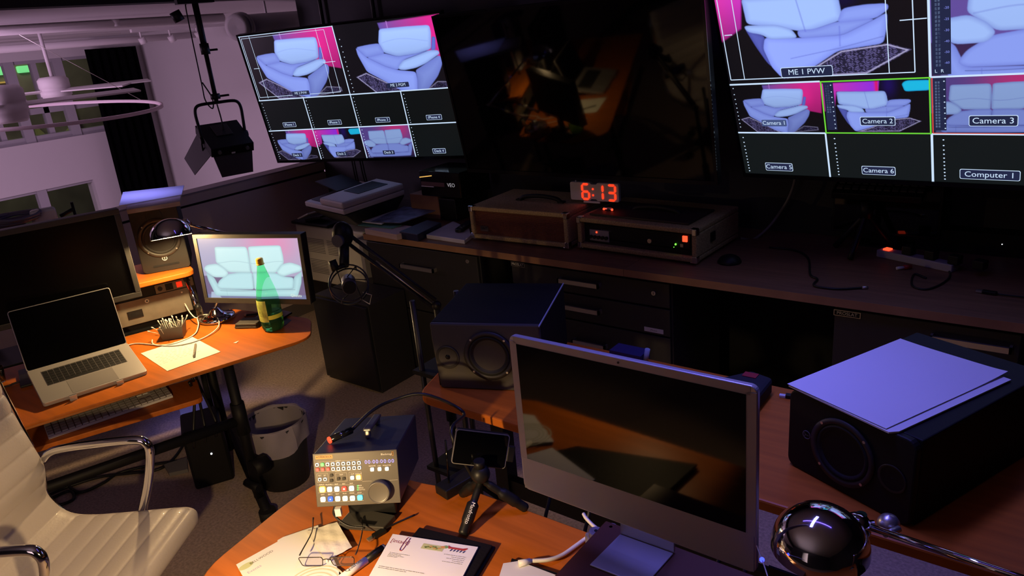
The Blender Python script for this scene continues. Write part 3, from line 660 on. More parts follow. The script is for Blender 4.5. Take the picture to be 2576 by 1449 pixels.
# ================================================================ WALL COUNTER AND CABINETS
CF = oy(1569, 676, 1).z  # slope of the counter's front edge
YC = (oz(908.6, 589.8, CZ).y+oz(1569, 676, CZ).y+oz(2576, 814, CZ).y)/3
XL = oz(908.6, 589.8, CZ).x
jx = oz(1571, 676, CZ).x
for i, (x0, x1, lab) in enumerate(((XL, jx-.001, 'left length of the wood-topped wall counter, under the two amplifier cases'), (jx+.001, 1.6, 'right length of the wood-topped wall counter, with loose cables on it'))):
    t = thing('countertop', lab, 'counter', (x0, YC, CZ-.032), group='wall counter tops')
    part('top', MB().m(M_oak).box(0, .0015, 0, x1-x0, YB-YC-.004, .032), t)
    part('front_edge', MB().m(M_oakedge).box(0, 0, 0, x1-x0, .0015, .032), t)
YCb = YC+.035
def cabinet(x0, x1, label, handles=(), lock=None, plate=None, drawers=(), sticker=None):
    t = thing('file_cabinet', label, 'cabinet', (x0, YCb, 0), group='charcoal cabinets under the wall counter')
    w = x1-x0; ztop = CZ-.045
    part('body', MB().m(M_cab).box(0, .02, .0, w, .52, ztop), t, bevel=.004)
    zz = [ztop-.005]+list(drawers)+[.03]
    for i in range(len(zz)-1):
        d = part('drawer', MB().m(M_cab).box(.004, 0, zz[i+1]+.004, w-.004, .019, zz[i]-.004), t, bevel=.003)
        if i < len(handles):
            p, q = handles[i]; P, Q = oy(*p, YCb-.028), oy(*q, YCb-.028); z = (P.z+Q.z)/2
            h = MB().m(M_steel).box(P.x-x0, -.032, z-.010, Q.x-x0, -.022, z+.010).box(P.x-x0, -.032, z-.010, P.x-x0+.008, .002, z+.010).box(Q.x-x0-.008, -.032, z-.010, Q.x-x0, .002, z+.010)
            part('handle', h, d)
    if lock: P = oy(*lock, YCb); part('lock', MB().m(M_steel).cyl((P.x-x0, -.006, P.z), (P.x-x0, .001, P.z), .010, n=16).m(M_blk).box(P.x-x0-.001, -.0068, P.z-.005, P.x-x0+.001, -.006, P.z+.005), t)
    if plate:
        P, Q = oy(*plate[0], YCb), oy(*plate[1], YCb); z = (P.z+Q.z)/2
        m = MB().m(M_steel).box(P.x-x0, -.003, z-.011, Q.x-x0, 0, z+.011).m(M_blk).box(P.x-x0+.002, -.0034, z-.009, Q.x-x0-.002, -.003, z+.009)
        m.m(M_print).x(T((P.x+Q.x)/2-x0, -.0038, z) @ FR).text('PROSLAT', .017)
        part('name_plate', m, t)
    if sticker:
        P, Q = oy(*sticker[0], YCb), oy(*sticker[1], YCb); z = (P.z+Q.z)/2
        part('label_strip', MB().m(M_print).box(P.x-x0, -.0015, z-.010, Q.x-x0, 0, z+.010).m(M_inkg).x(T((P.x+Q.x)/2-x0, -.002, z) @ FR).text('iPhone', .012), t)
    return t
fx = lambda x, y: oy(x, y, YCb).x
c1l, c1r = fx(925, 640), fx(1206, 700)
d1 = oy(1683, 779, YCb).z; d2 = oy(1676, 849, YCb).z
cabinet(c1l, c1r, 'charcoal cabinet under the left end of the counter, beside the microphone arm', [((1005, 667), (1090, 684))], lock=(1177, 657), drawers=(.40,))
cabinet(fx(1288, 700), fx(1687, 780), 'charcoal cabinet under the tweed cases, three drawers with steel pull handles', [((1402, 705), (1505, 722)), ((1410, 769), (1507, 790)), ((1438, 856), (1522, 879))], lock=(1645, 737), plate=((1286, 660), (1320, 670)), drawers=(d1, d2), sticker=((1621, 824), (1669, 838)))
cabinet(fx(2096, 800), fx(2570, 880), 'charcoal cabinet at the right end of the counter, one long grey handle', [((2338, 850), (2545, 886))], plate=((2098, 783), (2165, 796)), drawers=(.36,))

solo('counter_dark_panel', MB().m(M_gap).box(XL+.02, YB-.05, .0, 2.4, YB-.03, CZ-.034), 'plain black panel closing the back of the space under the wall counter', 'panel')  # black panel added so lamp spill leaves the space under the counter dark
# ---- tweed cases
def corner(x, y, z, sx, sy, sz, m=None):
    m = m or MB().m(M_chr); r = .028
    m.box(*sorted_box(x, x+sx*r, y-sy*.002, y+sy*r, z-sz*.002, z+sz*.004)); m.box(*sorted_box(x-sx*.002, x+sx*.004, y-sy*.002, y+sy*r, z, z+sz*r)); m.box(*sorted_box(x-sx*.002, x+sx*r*.7, y-sy*.003, y+sy*.004, z-sz*.002, z+sz*r)); return m
def sorted_box(a, b, c, d, e, f): return (min(a, b), min(c, d), min(e, f), max(a, b), max(c, d), max(e, f))
def tweed_case(p, q, hpx, dep, label, kind):
    P, Q = oz(*p, CZ), oz(*q, CZ); rz = math.atan2(Q.y-P.y, Q.x-P.x); w = (Q-P).length
    H = onpl(*hpx, P, Vector((math.sin(rz), -math.cos(rz), 0))).z-CZ
    t = thing('tweed_case', label, 'case', (P.x, P.y, CZ), rz=rz)
    e = .022
    b = MB().m(M_tweed); b.box(0, 0, .012, w, dep, .012+e).box(0, 0, H-e, w, dep, H).box(0, 0, .012+e, e, dep, H-e).box(w-e, 0, .012+e, w, dep, H-e).box(e, dep-.02, .012+e, w-e, dep, H-e)
    part('cabinet', b, t, bevel=.006)
    for sx, x in ((1, 0), (-1, w)):
        for sz, z in ((1, .012), (-1, H)): part('corner_guard', corner(x, 0, z, sx, 1, sz), t, bevel=.003)
    hx = w*.55 if kind == 'grille' else w*.52
    hd = MB().m(M_blk2).tube([(hx-.12, dep*.45, H+.004), (hx-.09, dep*.45, H+.020), (hx, dep*.45, H+.028), (hx+.09, dep*.45, H+.020), (hx+.12, dep*.45, H+.004)], .011, 8)
    hd.box(hx-.14, dep*.45-.016, H, hx-.11, dep*.45+.016, H+.008).box(hx+.11, dep*.45-.016, H, hx+.14, dep*.45+.016, H+.008)
    part('carry_handle', hd, t)
    part('foot', MB().m(M_rub).cyl((.06, .04, 0), (.06, .04, .013), .02).cyl((w-.06, .04, 0), (w-.06, .04, .013), .02).cyl((.06, dep-.05, 0), (.06, dep-.05, .013), .02).cyl((w-.06, dep-.05, 0), (w-.06, dep-.05, .013), .02), t)
    if kind == 'grille':
        g = MB().m(M_grille); n = 26
        g.grid(2, n*6, lambda u, v: (e+u*(w-2*e), .016+.0016*math.sin(v*n*2*PI), .012+e+v*(H-.012-2*e)))
        part('grille', g, t)
        part('badge', MB().m(M_chr).box(.055, .010, .052, .105, .014, .078).m(M_blk).x(T(.080, .0098, .065) @ FR).text('VHT', .02), t)
    else:
        part('rack_panel', MB().m(M_blk).box(e, .030, .012+e, w-e, .045, H-e), t)
        z1 = .012+e+(H-.012-2*e)
        part('rack_unit', MB().m(M_blk2).box(e+.03, .022, z1-.072, w-e-.02, .030, z1-.01).m(M_inkg).x(T(w*.24, .0215, z1-.035) @ FR).text('FURMAN', .014), t)
        part('rack_unit', MB().m(M_blk2).box(e+.03, .022, .012+e+.01, w-e-.02, .030, z1-.078), t)
        ih = H-.012-2*e; zc = .012+e+.42*ih
        fp = MB().m(mat('grey_faceplate', (.32, .31, .32), .45)).box(e+.035, .018, zc-.028, e+.14, .022, zc+.024).m(M_ledr).cyl((e+.075, .015, zc+.014), (e+.075, .019, zc+.014), .0042, n=10)
        kn = part('preamp_faceplate', fp, t)
        for k in range(5): part('knob', MB().m(M_blk).cyl((e+.046+.021*k, .006, zc-.008), (e+.046+.021*k, .018, zc-.008), .0085, .007, n=14), kn)
        part('power_switch', MB().m(M_ledr).box(w-e-.050, .014, .012+e+.60*ih, w-e-.028, .022, .012+e+.60*ih+.026), t, bevel=.002)
        part('volume_dial', MB().m(M_steel).cyl((w*.62, .012, zc+.004), (w*.62, .022, zc+.004), .010, n=16), t)
        part('signal_light', MB().m(M_ledg).sph((w*.825, .019, zc+.002), .0045, 8).sph((w*.81, .020, zc-.012), .002, 6).m(M_steel).box(w*.86, .02, zc-.008, w*.882, .022, zc+.006), t)
    return t, w, H
tc1, w1, H1 = tweed_case((1188, 604), (1431, 631), (1183, 519), .40, 'tweed amplifier case with brown slatted grille and chrome corners on the counter', 'grille')
tc2, w2, H2 = tweed_case((1455, 628), (1752, 670), (1449, 546), .42, 'tweed case holding black rack gear, red switch and green light glowing', 'rack')
part('side_clip', MB().m(M_blk).box(w2, .13, H2*.45, w2+.006, .17, H2*.7), tc2)
# notebook lying on the second case
m = MB().m(M_blk2)
mm = MX[tc2.name]
solo('folio_cover', MB().m(mat('dark_leatherette', (.035, .02, .018), .6)).x(mm).box(.04, .05, H2+.001, w2-.06, .30, H2+.010), 'thin dark folio lying on top of the rack-gear tweed case', 'folder', bevel=.002)
solo('guitar_tuner_clip', MB().m(M_chr).x(mm).cyl((.075, .02+.10, H2+.018), (.13, .02+.10, H2+.018), .006, n=8).m(M_ledr).sph((.08, .112, H2+.018), .006, 8).sph((.125, .112, H2+.018), .006, 8), 'tiny metal clip with two red glints lying on the dark folio', 'clip')
# ---- clock
SEG = {'6': 'afgedc', '1': 'bc', '3': 'abgcd'}
P, Q = onpl(1436, 502, mm @ Vector((0, .16, 0)), Vector((math.sin(.07), -math.cos(.07), 0))), None
cw = .265; ch = .088
ck = thing('digital_clock', 'white digital clock glowing red 6:13 on the tweed cases', 'clock', (P.x, P.y, max(P.z, CZ+H2+.012)), rz=math.radians(2.5))
cb = MB().m(M_offw)
for x0 in (0, .056, .150, .208): cb.rrect(x0, 0, x0+.057, .001, .0004, 0, 0) if 0 else None
body = rpoly([(0, 0), (.062, 0), (.07, 0), (.108, 0), (.115, .008), (.14, .008), (.147, 0), (.20, 0), (.262, 0), (.262, ch), (.20, ch), (.15, ch), (.142, ch-.008), (.118, ch-.008), (.11, ch), (.06, ch), (0, ch)], [.01, 0, 0, .004, .002, .002, .004, 0, .01, .01, 0, .004, .002, .002, .004, 0, .01], 4)
cb.x(FR).prism(body, -.006, -.022).x(Matrix())
part('clock_face', MB().m(M_offw).x(T(0, 0, 0) @ FR).prism(body, -.020, 0), ck, bevel=.002)
M_red = mat('clock_red', (.3, .02, .01), .4, emit=S(255, 62, 30), es=1.25)
dg = MB().m(M_red)
def digit(ch_, x, z, w_, h_):
    dg = MB().m(M_red)
    t_ = .0105
    segs = {'a': ((0, h_), (w_, h_)), 'd': ((0, 0), (w_, 0)), 'g': ((0, h_/2), (w_, h_/2)), 'f': ((0, h_/2), (0, h_)), 'e': ((0, 0), (0, h_/2)), 'b': ((w_, h_/2), (w_, h_)), 'c': ((w_, 0), (w_, h_/2))}
    for s_ in SEG[ch_]:
        (x0, z0), (x1, z1) = segs[s_]; dx, dz = x1-x0, z1-z0; L = math.hypot(dx, dz); ux, uz = dx/L, dz/L; g = .0022; k = t_/2
        pts = [(g, 0), (g+k, k), (L-g-k, k), (L-g, 0), (L-g-k, -k), (g+k, -k)]
        dg.x(T(x, -.0012, z) @ FR).prism([(x0+ux*a-uz*b, z0+uz*a+ux*b) for a, b in pts], -.001, .002)
    part('digit', dg, ck)
digit('6', .068, .008, .036, .072); digit('1', .168, .008, .010, .072); 
SEG['1'] = 'bc'; digit('3', .206, .008, .038, .072)
dg.x(T(.126, -.001, .028) @ FR).prism([(.005*math.cos(a*PI/6), .005*math.sin(a*PI/6)) for a in range(12)], 0, .002).x(T(.126, -.001, .058) @ FR).prism([(.005*math.cos(a*PI/6), .005*math.sin(a*PI/6)) for a in range(12)], 0, .002).x(Matrix())
part('colon', dg, ck)
part('foot', MB().m(M_offw).box(.07, .0, -.012, .16, .05, -.002), ck, bevel=.002)
part('alarm_button', MB().m(M_white).cyl((.028, .012, ch), (.028, .012, ch+.006), .004, n=8), ck)

# ---- things on the counter's left end
def stackat(px, py, z): return oz(px, py, z)
def quadprism(name, pts, z0, z1, m, label, cat, group=None, bevel=0, mside=None):
    P = [oz(x, y, z1) for x, y in pts]; mb = MB().m(m).prism([(p.x, p.y) for p in P], z0, z1)
    return solo(name, mb, label, cat, group, bevel)
solo_p = quadprism
quadprism('paper_stack', [(917, 575), (997, 590), (1060, 572), (985, 562)], CZ, CZ+.032, mat('pinkish_paper_stack', (.55, .42, .40), .85, noise=(8, .15, (1, 1, 60))), 'thick pile of pinkish loose papers at the left end of the counter', 'papers', bevel=.002)
quadprism('folder', [(900, 566), (985, 574), (1010, 566), (925, 556)], CZ+.033, CZ+.037, mat('green_folder_card', (.10, .28, .20), .7), 'green card folder edge poking out of the pile of papers', 'folder')
quadprism('document', [(911, 557), (960, 563), (1010, 533), (995, 528)], CZ+.045, CZ+.050, M_paper, 'white sheet at the back left on top of the paper pile', 'document')
o_ = quadprism('magazine', [(932, 557), (1008, 560), (1098, 528), (1016, 519)], CZ+.0505, CZ+.055, mat('blue_magazine_cover', (.16, .17, .30), .5, noise=(14, .7)), 'blue-grey printed magazine on top of the paper pile', 'magazine')
quadprism('binder', [(1004, 582), (1050, 590), (1110, 560), (1075, 553)], CZ, CZ+.040, mat('navy_binder', (.012, .015, .05), .5), 'dark navy ring binder lying between the papers and the clear box', 'binder', bevel=.003)
quadprism('paper_ream', [(1072, 590), (1168, 604), (1186, 590), (1180, 574), (1140, 556)], CZ, CZ+.022, mat('cellophane_ream', (.62, .60, .70), .25, noise=(6, .15)), 'white paper ream in clear wrap beside the tweed case', 'paper ream', bevel=.003)
p = oz(1168, 568, CZ+.035)
t = thing('remote_control', 'black remote control lying on the white paper ream', 'remote', (p.x, p.y, CZ+.0222), rz=1.9)
part('case', MB().m(M_blk).rrect(-.09, -.024, .09, .024, .02, .0, .018), t, bevel=.004)
part('buttons', MB().m(M_inkg).box(-.06, -.012, .018, -.05, -.004, .0195).box(-.045, .002, .018, -.035, .010, .0195).box(-.03, -.012, .018, -.02, -.004, .0195), t)
# cardboard box with black device on it
P = oz(1035, 527, CZ); Q = oz(1104, 533, CZ)
P.y = 3.02; bx0 = oy(1035, 525, 3.02).x; bx1 = oy(1105, 530, 3.02).x; bz = oy(1035, 488, 3.02).z
solo('cardboard_box', MB().m(mat('brown_cardboard', (.33, .17, .11), .85, noise=(12, .12))).box(bx0, 3.02, CZ+.001, bx1, 3.3, bz), 'small brown cardboard box behind the papers, under the black unit', 'box', bevel=.004)
solo('drive_enclosure', MB().m(M_blk).box(bx1+.004, 3.02, CZ+.001, bx1+.13, 3.28, bz-.012), 'black drive enclosure beside the small cardboard box', 'device', bevel=.004)
x0 = oy(1058, 470, 3.0).x; x1 = oy(1158, 470, 3.0).x; z0 = bz+.002; z1 = oy(1060, 430, 3.0).z
t = thing('black_device', 'glossy black boxed unit with VEO lettering on top of the cardboard box', 'device', (x0, 3.0, z0))
H_ = z1-z0
part('case', MB().m(M_blkg).box(0, 0, 0, x1-x0, .26, H_), t, bevel=.006)
part('front_band', MB().m(mat('dark_red_band', (.12, .06, .06), .35)).box(.01, -.002, H_*.42, (x1-x0)*.62, 0, H_*.58).m(M_white).box(.01, -.003, H_*.38, (x1-x0)*.35, 0, H_*.41), t)
part('lettering', MB().m(mat('bright_print', (.8, .8, .8), .5, emit=(.8, .8, .85), es=.35)).x(T((x1-x0)*.78, -.001, H_*.5) @ RX(PI/2)).text('VEO', .03), t)
part('status_light', MB().m(mat('amber_strip', (.4, .3, .1), .4, emit=S(235, 180, 90), es=1)).x(T(.0, -.001, H_*.74) @ RY(-.13)).box(.004, -.002, -.002, (x1-x0)*.33, 0, .003), t)
# printer, scanner, black pedestal at the left end
PY = 2.36
bx0 = oz(820, 953, 0).x; bx1 = oz(957, 993, 0).x
t = thing('pedestal_cabinet', 'tall black cabinet on the floor in front of the white laser printer', 'cabinet', (bx0, PY, 0))
part('body', MB().m(M_cab).box(0, .02, 0, bx1-bx0, .29, .52), t, bevel=.004)
part('door', MB().m(mat('black_cabinet_door', (.014, .014, .016), .4)).box(.003, 0, .02, bx1-bx0-.003, .018, .51), t, bevel=.003)
t = thing('printer_stand', 'black stand on the floor under the white laser printer', 'stand', (-4.04, 2.84, 0))
part('body', MB().m(M_blk).box(0, 0, 0, .62, .42, .37), t, bevel=.004)
t = thing('laser_printer', 'pale grey laser printer with side vents and a black top tray', 'printer', (-4.06, 2.82, .371))
pw = .66; ph = .385
part('housing', MB().m(M_offw).box(0, 0, .001, pw, .42, ph), t, bevel=.012)
v = MB().m(mat('vent_slot', (.22, .21, .23), .6))
for k in range(9):
    for z_ in (ph-.09, ph*.40): v.box(.10, -.0015, z_-k*.011, .27, .001, z_-k*.011+.004)
for k in range(9): v.box(.30, -.0015, ph-.09-k*.011, .42, .001, ph-.086-k*.011)
part('vents', v, t)
part('top_tray', MB().m(M_blk2).box(-.01, -.02, ph, .36, .40, ph+.022), t, bevel=.008)
part('output_tray', MB().m(M_blk).x(T(.12, .0, ph+.024) @ RY(-.2)).box(0, .0, 0, .16, .10, .012), t)
part('paper_guide', MB().m(M_offw).x(T(.10, -.04, ph+.045) @ RY(-.35)).box(0, .0, 0, .12, .07, .008), t)
S0, S1, S2, S3 = [oz(x, y, 1.0) for x, y in ((764, 497), (862, 518), (1016, 468), (905, 446))]
t = thing('flatbed_scanner', 'pale topped scanner with dark tapered base on the laser printer', 'scanner', (S0.x, S0.y, .80))
zb = .80; lo_ = [Vector((-3.70, 2.85, zb)), Vector((-3.40, 2.80, zb)), Vector((-3.40, 3.10, zb)), Vector((-3.70, 3.15, zb))]
hi_ = [Vector((q.x, q.y, .945)) for q in (S0, S1, S2, S3)]
def loft(a, b, m): return MB().m(m).add([tuple(q) for q in a+b], [(0, 3, 2, 1), (4, 5, 6, 7), (0, 1, 5, 4), (1, 2, 6, 5), (2, 3, 7, 6), (3, 0, 4, 7)])
part('base', loft(lo_, hi_, M_blk), t, bevel=.008, world=True)
part('lid', loft([Vector((q.x, q.y, .947)) for q in (S0, S1, S2, S3)], [Vector((q.x, q.y, .978)) for q in (S0, S1, S2, S3)], M_offw), t, bevel=.008, world=True)
mid0 = S0.lerp(S1, .42); mid3 = S3.lerp(S2, .42)
part('document_feeder', loft([Vector((q.x, q.y, .979)) for q in (mid0, S1, S2, mid3)], [Vector((q.x, q.y, 1.018)) for q in (mid0, S1, S2, mid3)], M_offw), t, bevel=.012, world=True)
i0 = S0.lerp(S1, .06).lerp(S3, .08); i1 = S0.lerp(S1, .38).lerp(S3.lerp(S2, .38), .08); i2 = S0.lerp(S1, .38).lerp(S3.lerp(S2, .38), .9); i3 = S0.lerp(S1, .06).lerp(S3, .9)
part('document_tray', loft([Vector((q.x, q.y, .979)) for q in (i0, i1, i2, i3)], [Vector((q.x, q.y, .981)) for q in (i0, i1, i2, i3)], M_blk2), t, world=True)
j0 = S0.lerp(S1, .50).lerp(S3.lerp(S2, .50), .35); j1 = S0.lerp(S1, .85).lerp(S3.lerp(S2, .85), .35); j2 = S0.lerp(S1, .85).lerp(S3.lerp(S2, .85), .85); j3 = S0.lerp(S1, .50).lerp(S3.lerp(S2, .50), .85)
part('feeder_slot', loft([Vector((q.x, q.y, 1.0185)) for q in (j0, j1, j2, j3)], [Vector((q.x, q.y, 1.0205)) for q in (j0, j1, j2, j3)], M_blk2), t, world=True)
part('feed_tray', MB().m(M_blk2).x(T(*i0.lerp(i2, .5)[:2], 1.0) @ RY(.25)).box(-.18, -.05, 0, .02, .16, .006), t, world=True)
solo('side_table', MB().m(mat('grey_laminate', (.30, .29, .33), .45)).box(-3.385, 2.74, .715, XL-.05, 3.2, .74).box(-3.38, 2.76, 0, -3.35, 3.18, .714).box(XL-.08, 2.76, 0, XL-.05, 3.18, .714), 'low grey table between the laser printer and the wall counter', 'table')

# ---- things on the counter's right end
def counter_cable(pts, r, label, m=None, z=CZ, name='cable'):
    P = [oz(x, y, z+r) if len(q) == 2 else oz(x, y, z+q[2]) for q in pts for x, y in [q[:2]]]
    return solo(name, MB().m(m or M_cable).tube([tuple(p) for p in P], r, 7), label, 'cable')
c_ = counter_cable([(1935, 622), (2000, 630), (2033, 650), (2038, 690), (2056, 702), (2047, 715), (2060, 722), (2110, 727), (2170, 724)], .0045, 'black cable curling across the counter and ending in a small plug')
solo('cable_plug', MB().m(M_steel).cyl(oz(2168, 724, CZ+.006), oz(2183, 723, CZ+.006), .006), 'metal tip of the curled black cable on the counter', 'plug')
counter_cable([(2330, 700), (2300, 690), (2295, 718), (2330, 728), (2372, 712), (2390, 690), (2370, 660), (2330, 668)], .004, 'black cable looped into a ring on the counter near its right end')
t = thing('usb_plug', 'black USB plug with steel tip lying near the counter front edge', 'plug', tuple(oz(2470, 737, CZ+.001)), rz=-.1)
part('body', MB().m(M_blk).box(-.0, -.009, 0, .045, .009, .012), t, bevel=.003); part('tip', MB().m(M_steel).box(-.018, -.006, .002, 0, .006, .009), t)
part('cable', MB().m(M_cable).tube([(.045, 0, .005), (.10, .005, .005), (.25, .03, .005)], .003, 6), t)
t = thing('tripod', 'small black tripod on the counter under a dark equipment box', 'tripod', tuple(oz(2160, 650, CZ)+Vector((0, .08, 0))))
for a in (-1.75, .6, 2.9):
    part('leg', MB().m(M_blk).x(RZ(a)).tube([(0, 0, .17), (.06, 0, .09), (.125, 0, .008)], [.012, .012, .012], 8, 3), t)
part('hub', MB().m(M_blk).cyl((0, 0, .15), (0, 0, .22), .025), t)
p = oz(2160, 650, CZ)+Vector((-.14, .08, .222))
t = thing('switcher_console', 'dark control surface with rows of dim buttons on the small tripod', 'control panel', tuple(p))
part('body', MB().m(M_blk).x(RX(.35)).box(0, 0, 0, .34, .16, .03), t, bevel=.004)
kb = MB().m(mat('dim_button', (.09, .09, .11), .4)).x(RX(.35))
for i in range(11):
    for j in range(3): kb.box(.015+.03*i, .03+.042*j, .03, .037+.03*i, .052+.042*j, .036)
part('buttons', kb, t)
x0 = oy(2095, 480, 3.30).x
t = thing('monitor', 'small dark monitor behind the control surface under the right television', 'monitor', (x0, 3.30, CZ))
part('panel', MB().m(M_blk).box(0, 0, .05, .42, .03, .32), t, bevel=.004); part('screen', MB().m(M_glass).box(.012, -.002, .062, .408, 0, .308), t); part('stand', MB().m(M_blk).box(.16, .02, .004, .26, .04, .1).box(.10, -.02, 0, .32, .08, .008), t)
A, B = oz(2205, 628, CZ+.03), oz(2395, 668, CZ+.03)
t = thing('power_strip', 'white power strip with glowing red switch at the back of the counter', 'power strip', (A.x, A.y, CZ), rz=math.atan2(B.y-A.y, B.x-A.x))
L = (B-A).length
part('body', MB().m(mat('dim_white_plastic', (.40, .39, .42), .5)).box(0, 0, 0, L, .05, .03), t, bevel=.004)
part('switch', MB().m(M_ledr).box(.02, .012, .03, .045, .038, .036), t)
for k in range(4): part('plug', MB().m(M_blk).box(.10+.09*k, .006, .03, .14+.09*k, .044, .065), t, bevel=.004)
p = oz(2255, 680, CZ)
solo('lighter', MB().m(M_white).cyl(p+Vector((0, 0, .008)), p+Vector((.022, .018, .008)), .006).m(mat('red_plastic', (.35, .02, .02), .4)).cyl(p+Vector((.022, .018, .009)), p+Vector((.044, .036, .009)), .009), 'small red and white capped stick lying on the counter', 'stick')
p = oz(1835, 660, CZ)
solo('computer_mouse', MB().m(M_blk).x(T(p.x, p.y, CZ)).sph((0, 0, .0), .05, 18, .7), 'black computer mouse on the counter right of the rack-gear case', 'mouse')
bm_ = bpy.data.objects['computer_mouse']; 
for v_ in bm_.data.vertices: v_.co.z = max(v_.co.z, .035)
bm_.location.z = CZ-.035
p = oz(2290, 640, CZ)
solo('audio_interface', MB().m(M_blk).box(p.x, p.y+.08, CZ+.001, p.x+.40, p.y+.30, CZ+.09).m(M_ledw).box(p.x+.05, p.y+.078, CZ+.055, p.x+.053, p.y+.08, CZ+.058).box(p.x+.30, p.y+.078, CZ+.05, p.x+.303, p.y+.08, CZ+.053), 'low black electronics box with two pinpoint lights behind the power strip', 'device')
# ================================================================ LEFT DESK AND WHAT STANDS ON IT
A_poly = rpoly([(-3.0, .10), (-2.474, 1.690), (-2.655, 1.835), (-3.150, 1.745), (-3.71, .12)], [0, .07, .05, .03, 0], 6)
t = thing('desk', 'orange wood desk at left carrying the laptop, rack and white sofa monitor', 'desk', (-2.95, 1.0, 0))
def wp(name, mb, parent, bevel=0): return part(name, mb, parent, bevel=bevel, world=True)
wp('tabletop', MB().m(M_wood).prism(A_poly, DZ-.011, DZ).m(M_woodedge).prism(inset(A_poly, .035), DZ-.027, DZ-.011), t, .003)
lg = MB().m(M_blk2); ux, uy = .315, .949
lx, ly = -2.63, 1.39
lg.cyl((lx, ly, .05), (lx, ly, DZ-.03), .021, n=12).cyl((lx, ly, .36), (lx, ly, .50), .028, n=12)
wp('leg', lg, t)
wp('leg', MB().m(M_blk2).cyl((-3.10, 1.55, .05), (-3.10, 1.55, DZ-.03), .021, n=12), t)
wp('foot_bar', MB().m(M_blk2).tube([(-2.52, 1.35, .03), (-3.30, 1.68, .03)], .022, 8, 0).m(M_rub).cyl((-2.52, 1.35, 0), (-2.52, 1.35, .045), .035).cyl((-3.28, 1.67, 0), (-3.28, 1.67, .045), .035), t)
wp('crossbar', MB().m(M_blk2).tube([(lx, ly, .42), (lx-ux*1.3, ly-uy*1.3, .42)], .022, 8, 0), t)
wp('clamp', MB().m(M_blk2).cyl((lx+.03, ly-.02, .20), (lx+.03, ly+.05, .20), .04, n=10).cyl((lx-.02, ly-.03, .13), (lx+.07, ly-.03, .13), .018, n=8), t)
tr = rpoly([(-2.88, .55), (-2.600, 1.245), (-2.80, 1.335), (-3.10, .64)], [.02, .03, .03, .02], 4)
k = wp('keyboard_tray', MB().m(M_wood).prism(tr, .580, .600).m(M_blk2).box(-2.90, 1.0, .60, -2.88, 1.05, DZ-.028), t, .003)
a, b = oz(120, 1098, .615), oz(434, 992, .615); L = (b-a).length
t = thing('keyboard', 'pale full-size keyboard on the pull-out tray under the left desk', 'keyboard', (a.x, a.y, .601), rz=math.atan2(b.y-a.y, b.x-a.x))
part('base', MB().m(M_offw).box(0, 0, 0, L, .125, .010), t, bevel=.002)
kk = MB().m(mat('pale_keycap', (.50, .48, .47), .5))
for j in range(5):
    n = 19; w_ = L/n
    for i in range(n):
        if i in (14, 15) and j in (2, 3): continue
        kk.box(i*w_+.002, .008+j*.023, .010, (i+1)*w_-.002, .028+j*.023, .0145)
part('keys', kk, t)
# rack case, shelf above it, loudspeaker
RZr = math.atan2(.945, .327)
t = thing('rack_case', 'black equipment rack with power sockets and glowing red switch under the speaker shelf', 'rack', (-3.386, 1.165, DZ), rz=RZr)
RW, RH = .50, .192
part('case', MB().m(M_blk2).box(0, .006, .022, RW+.006, .25, RH), t, bevel=.004)
part('foot', MB().m(M_rub).box(.01, .02, 0, RW, .06, .022).box(.01, .20, 0, RW, .24, .022), t)
M_pan = mat('warm_grey_panel', (.17, .155, .125), .5, noise=(25, .1))
ps = part('front_panel', MB().m(M_pan).box(.005, 0, .03, RW-.030, .006, RH-.050), t, bevel=.001)
part('screws', MB().m(M_steel).cyl((RW-.018, -.002, .05), (RW-.018, .006, .05), .006, n=12).cyl((RW-.018, -.002, .115), (RW-.018, .006, .115), .006, n=12).cyl((RW-.06, -.001, .125), (RW-.06, .006, .125), .004, n=8).cyl((RW-.06, -.001, .06), (RW-.06, .006, .06), .004, n=8), t)
part('rack_ear', MB().m(M_blk2).box(RW-.030, -.001, .03, RW, .006, RH-.004), t)
part('carry_slot', MB().m(M_blk).box(.20, -.003, .06, .262, 0, .095).m(M_gap).box(.212, -.004, .070, .25, -.003, .087).m(M_steel).cyl((.29, -.004, .125), (.29, .0, .125), .009, n=14).m(M_blk).cyl((.29, -.005, .125), (.29, -.004, .125), .004, n=8), t)
so = part('socket_panel', MB().m(M_pan).box(RW-.165, -.002, RH-.046, RW-.002, .006, RH-.006), t)
zc = RH-.026
part('fuse_holder', MB().m(M_blk).cyl((RW-.145, -.006, zc), (RW-.145, -.002, zc), .010, n=16), so)
part('outlet', MB().m(M_blk2).box(RW-.122, -.004, zc-.015, RW-.090, -.002, zc+.015).m(M_gap).box(RW-.114, -.005, zc+.001, RW-.111, -.004, zc+.010).box(RW-.101, -.005, zc+.001, RW-.098, -.004, zc+.010).cyl((RW-.106, -.005, zc-.007), (RW-.106, -.004, zc-.007), .003, n=8), so)
part('rocker_switch', MB().m(mat('lit_red_switch', (.5, .03, .01), .4, emit=S(255, 50, 20), es=.8)).box(RW-.075, -.007, zc-.013, RW-.050, -.002, zc+.013), so, bevel=.002)
part('usb_sockets', MB().m(M_gap).box(RW-.040, -.003, zc+.005, RW-.012, -.002, zc+.010).cyl((RW-.034, -.003, zc-.006), (RW-.034, -.002, zc-.006), .003, n=8).cyl((RW-.018, -.003, zc-.006), (RW-.018, -.002, zc-.006), .003, n=8), so)
t = thing('desk_shelf', 'orange wood shelf over the rack carrying the black studio loudspeaker', 'shelf', (-3.348, 1.152, .912), rz=RZr)
part('board', MB().m(M_wood).prism(rr(-.60, -.045, .505, .30, .04), 0, .023), t, bevel=.004)
part('support', MB().m(M_blk2).box(.455, .255, -.912, .48, .28, 0), t); part('support', MB().m(M_blk2).box(-.34, .255, -.912, -.31, .28, 0), t)
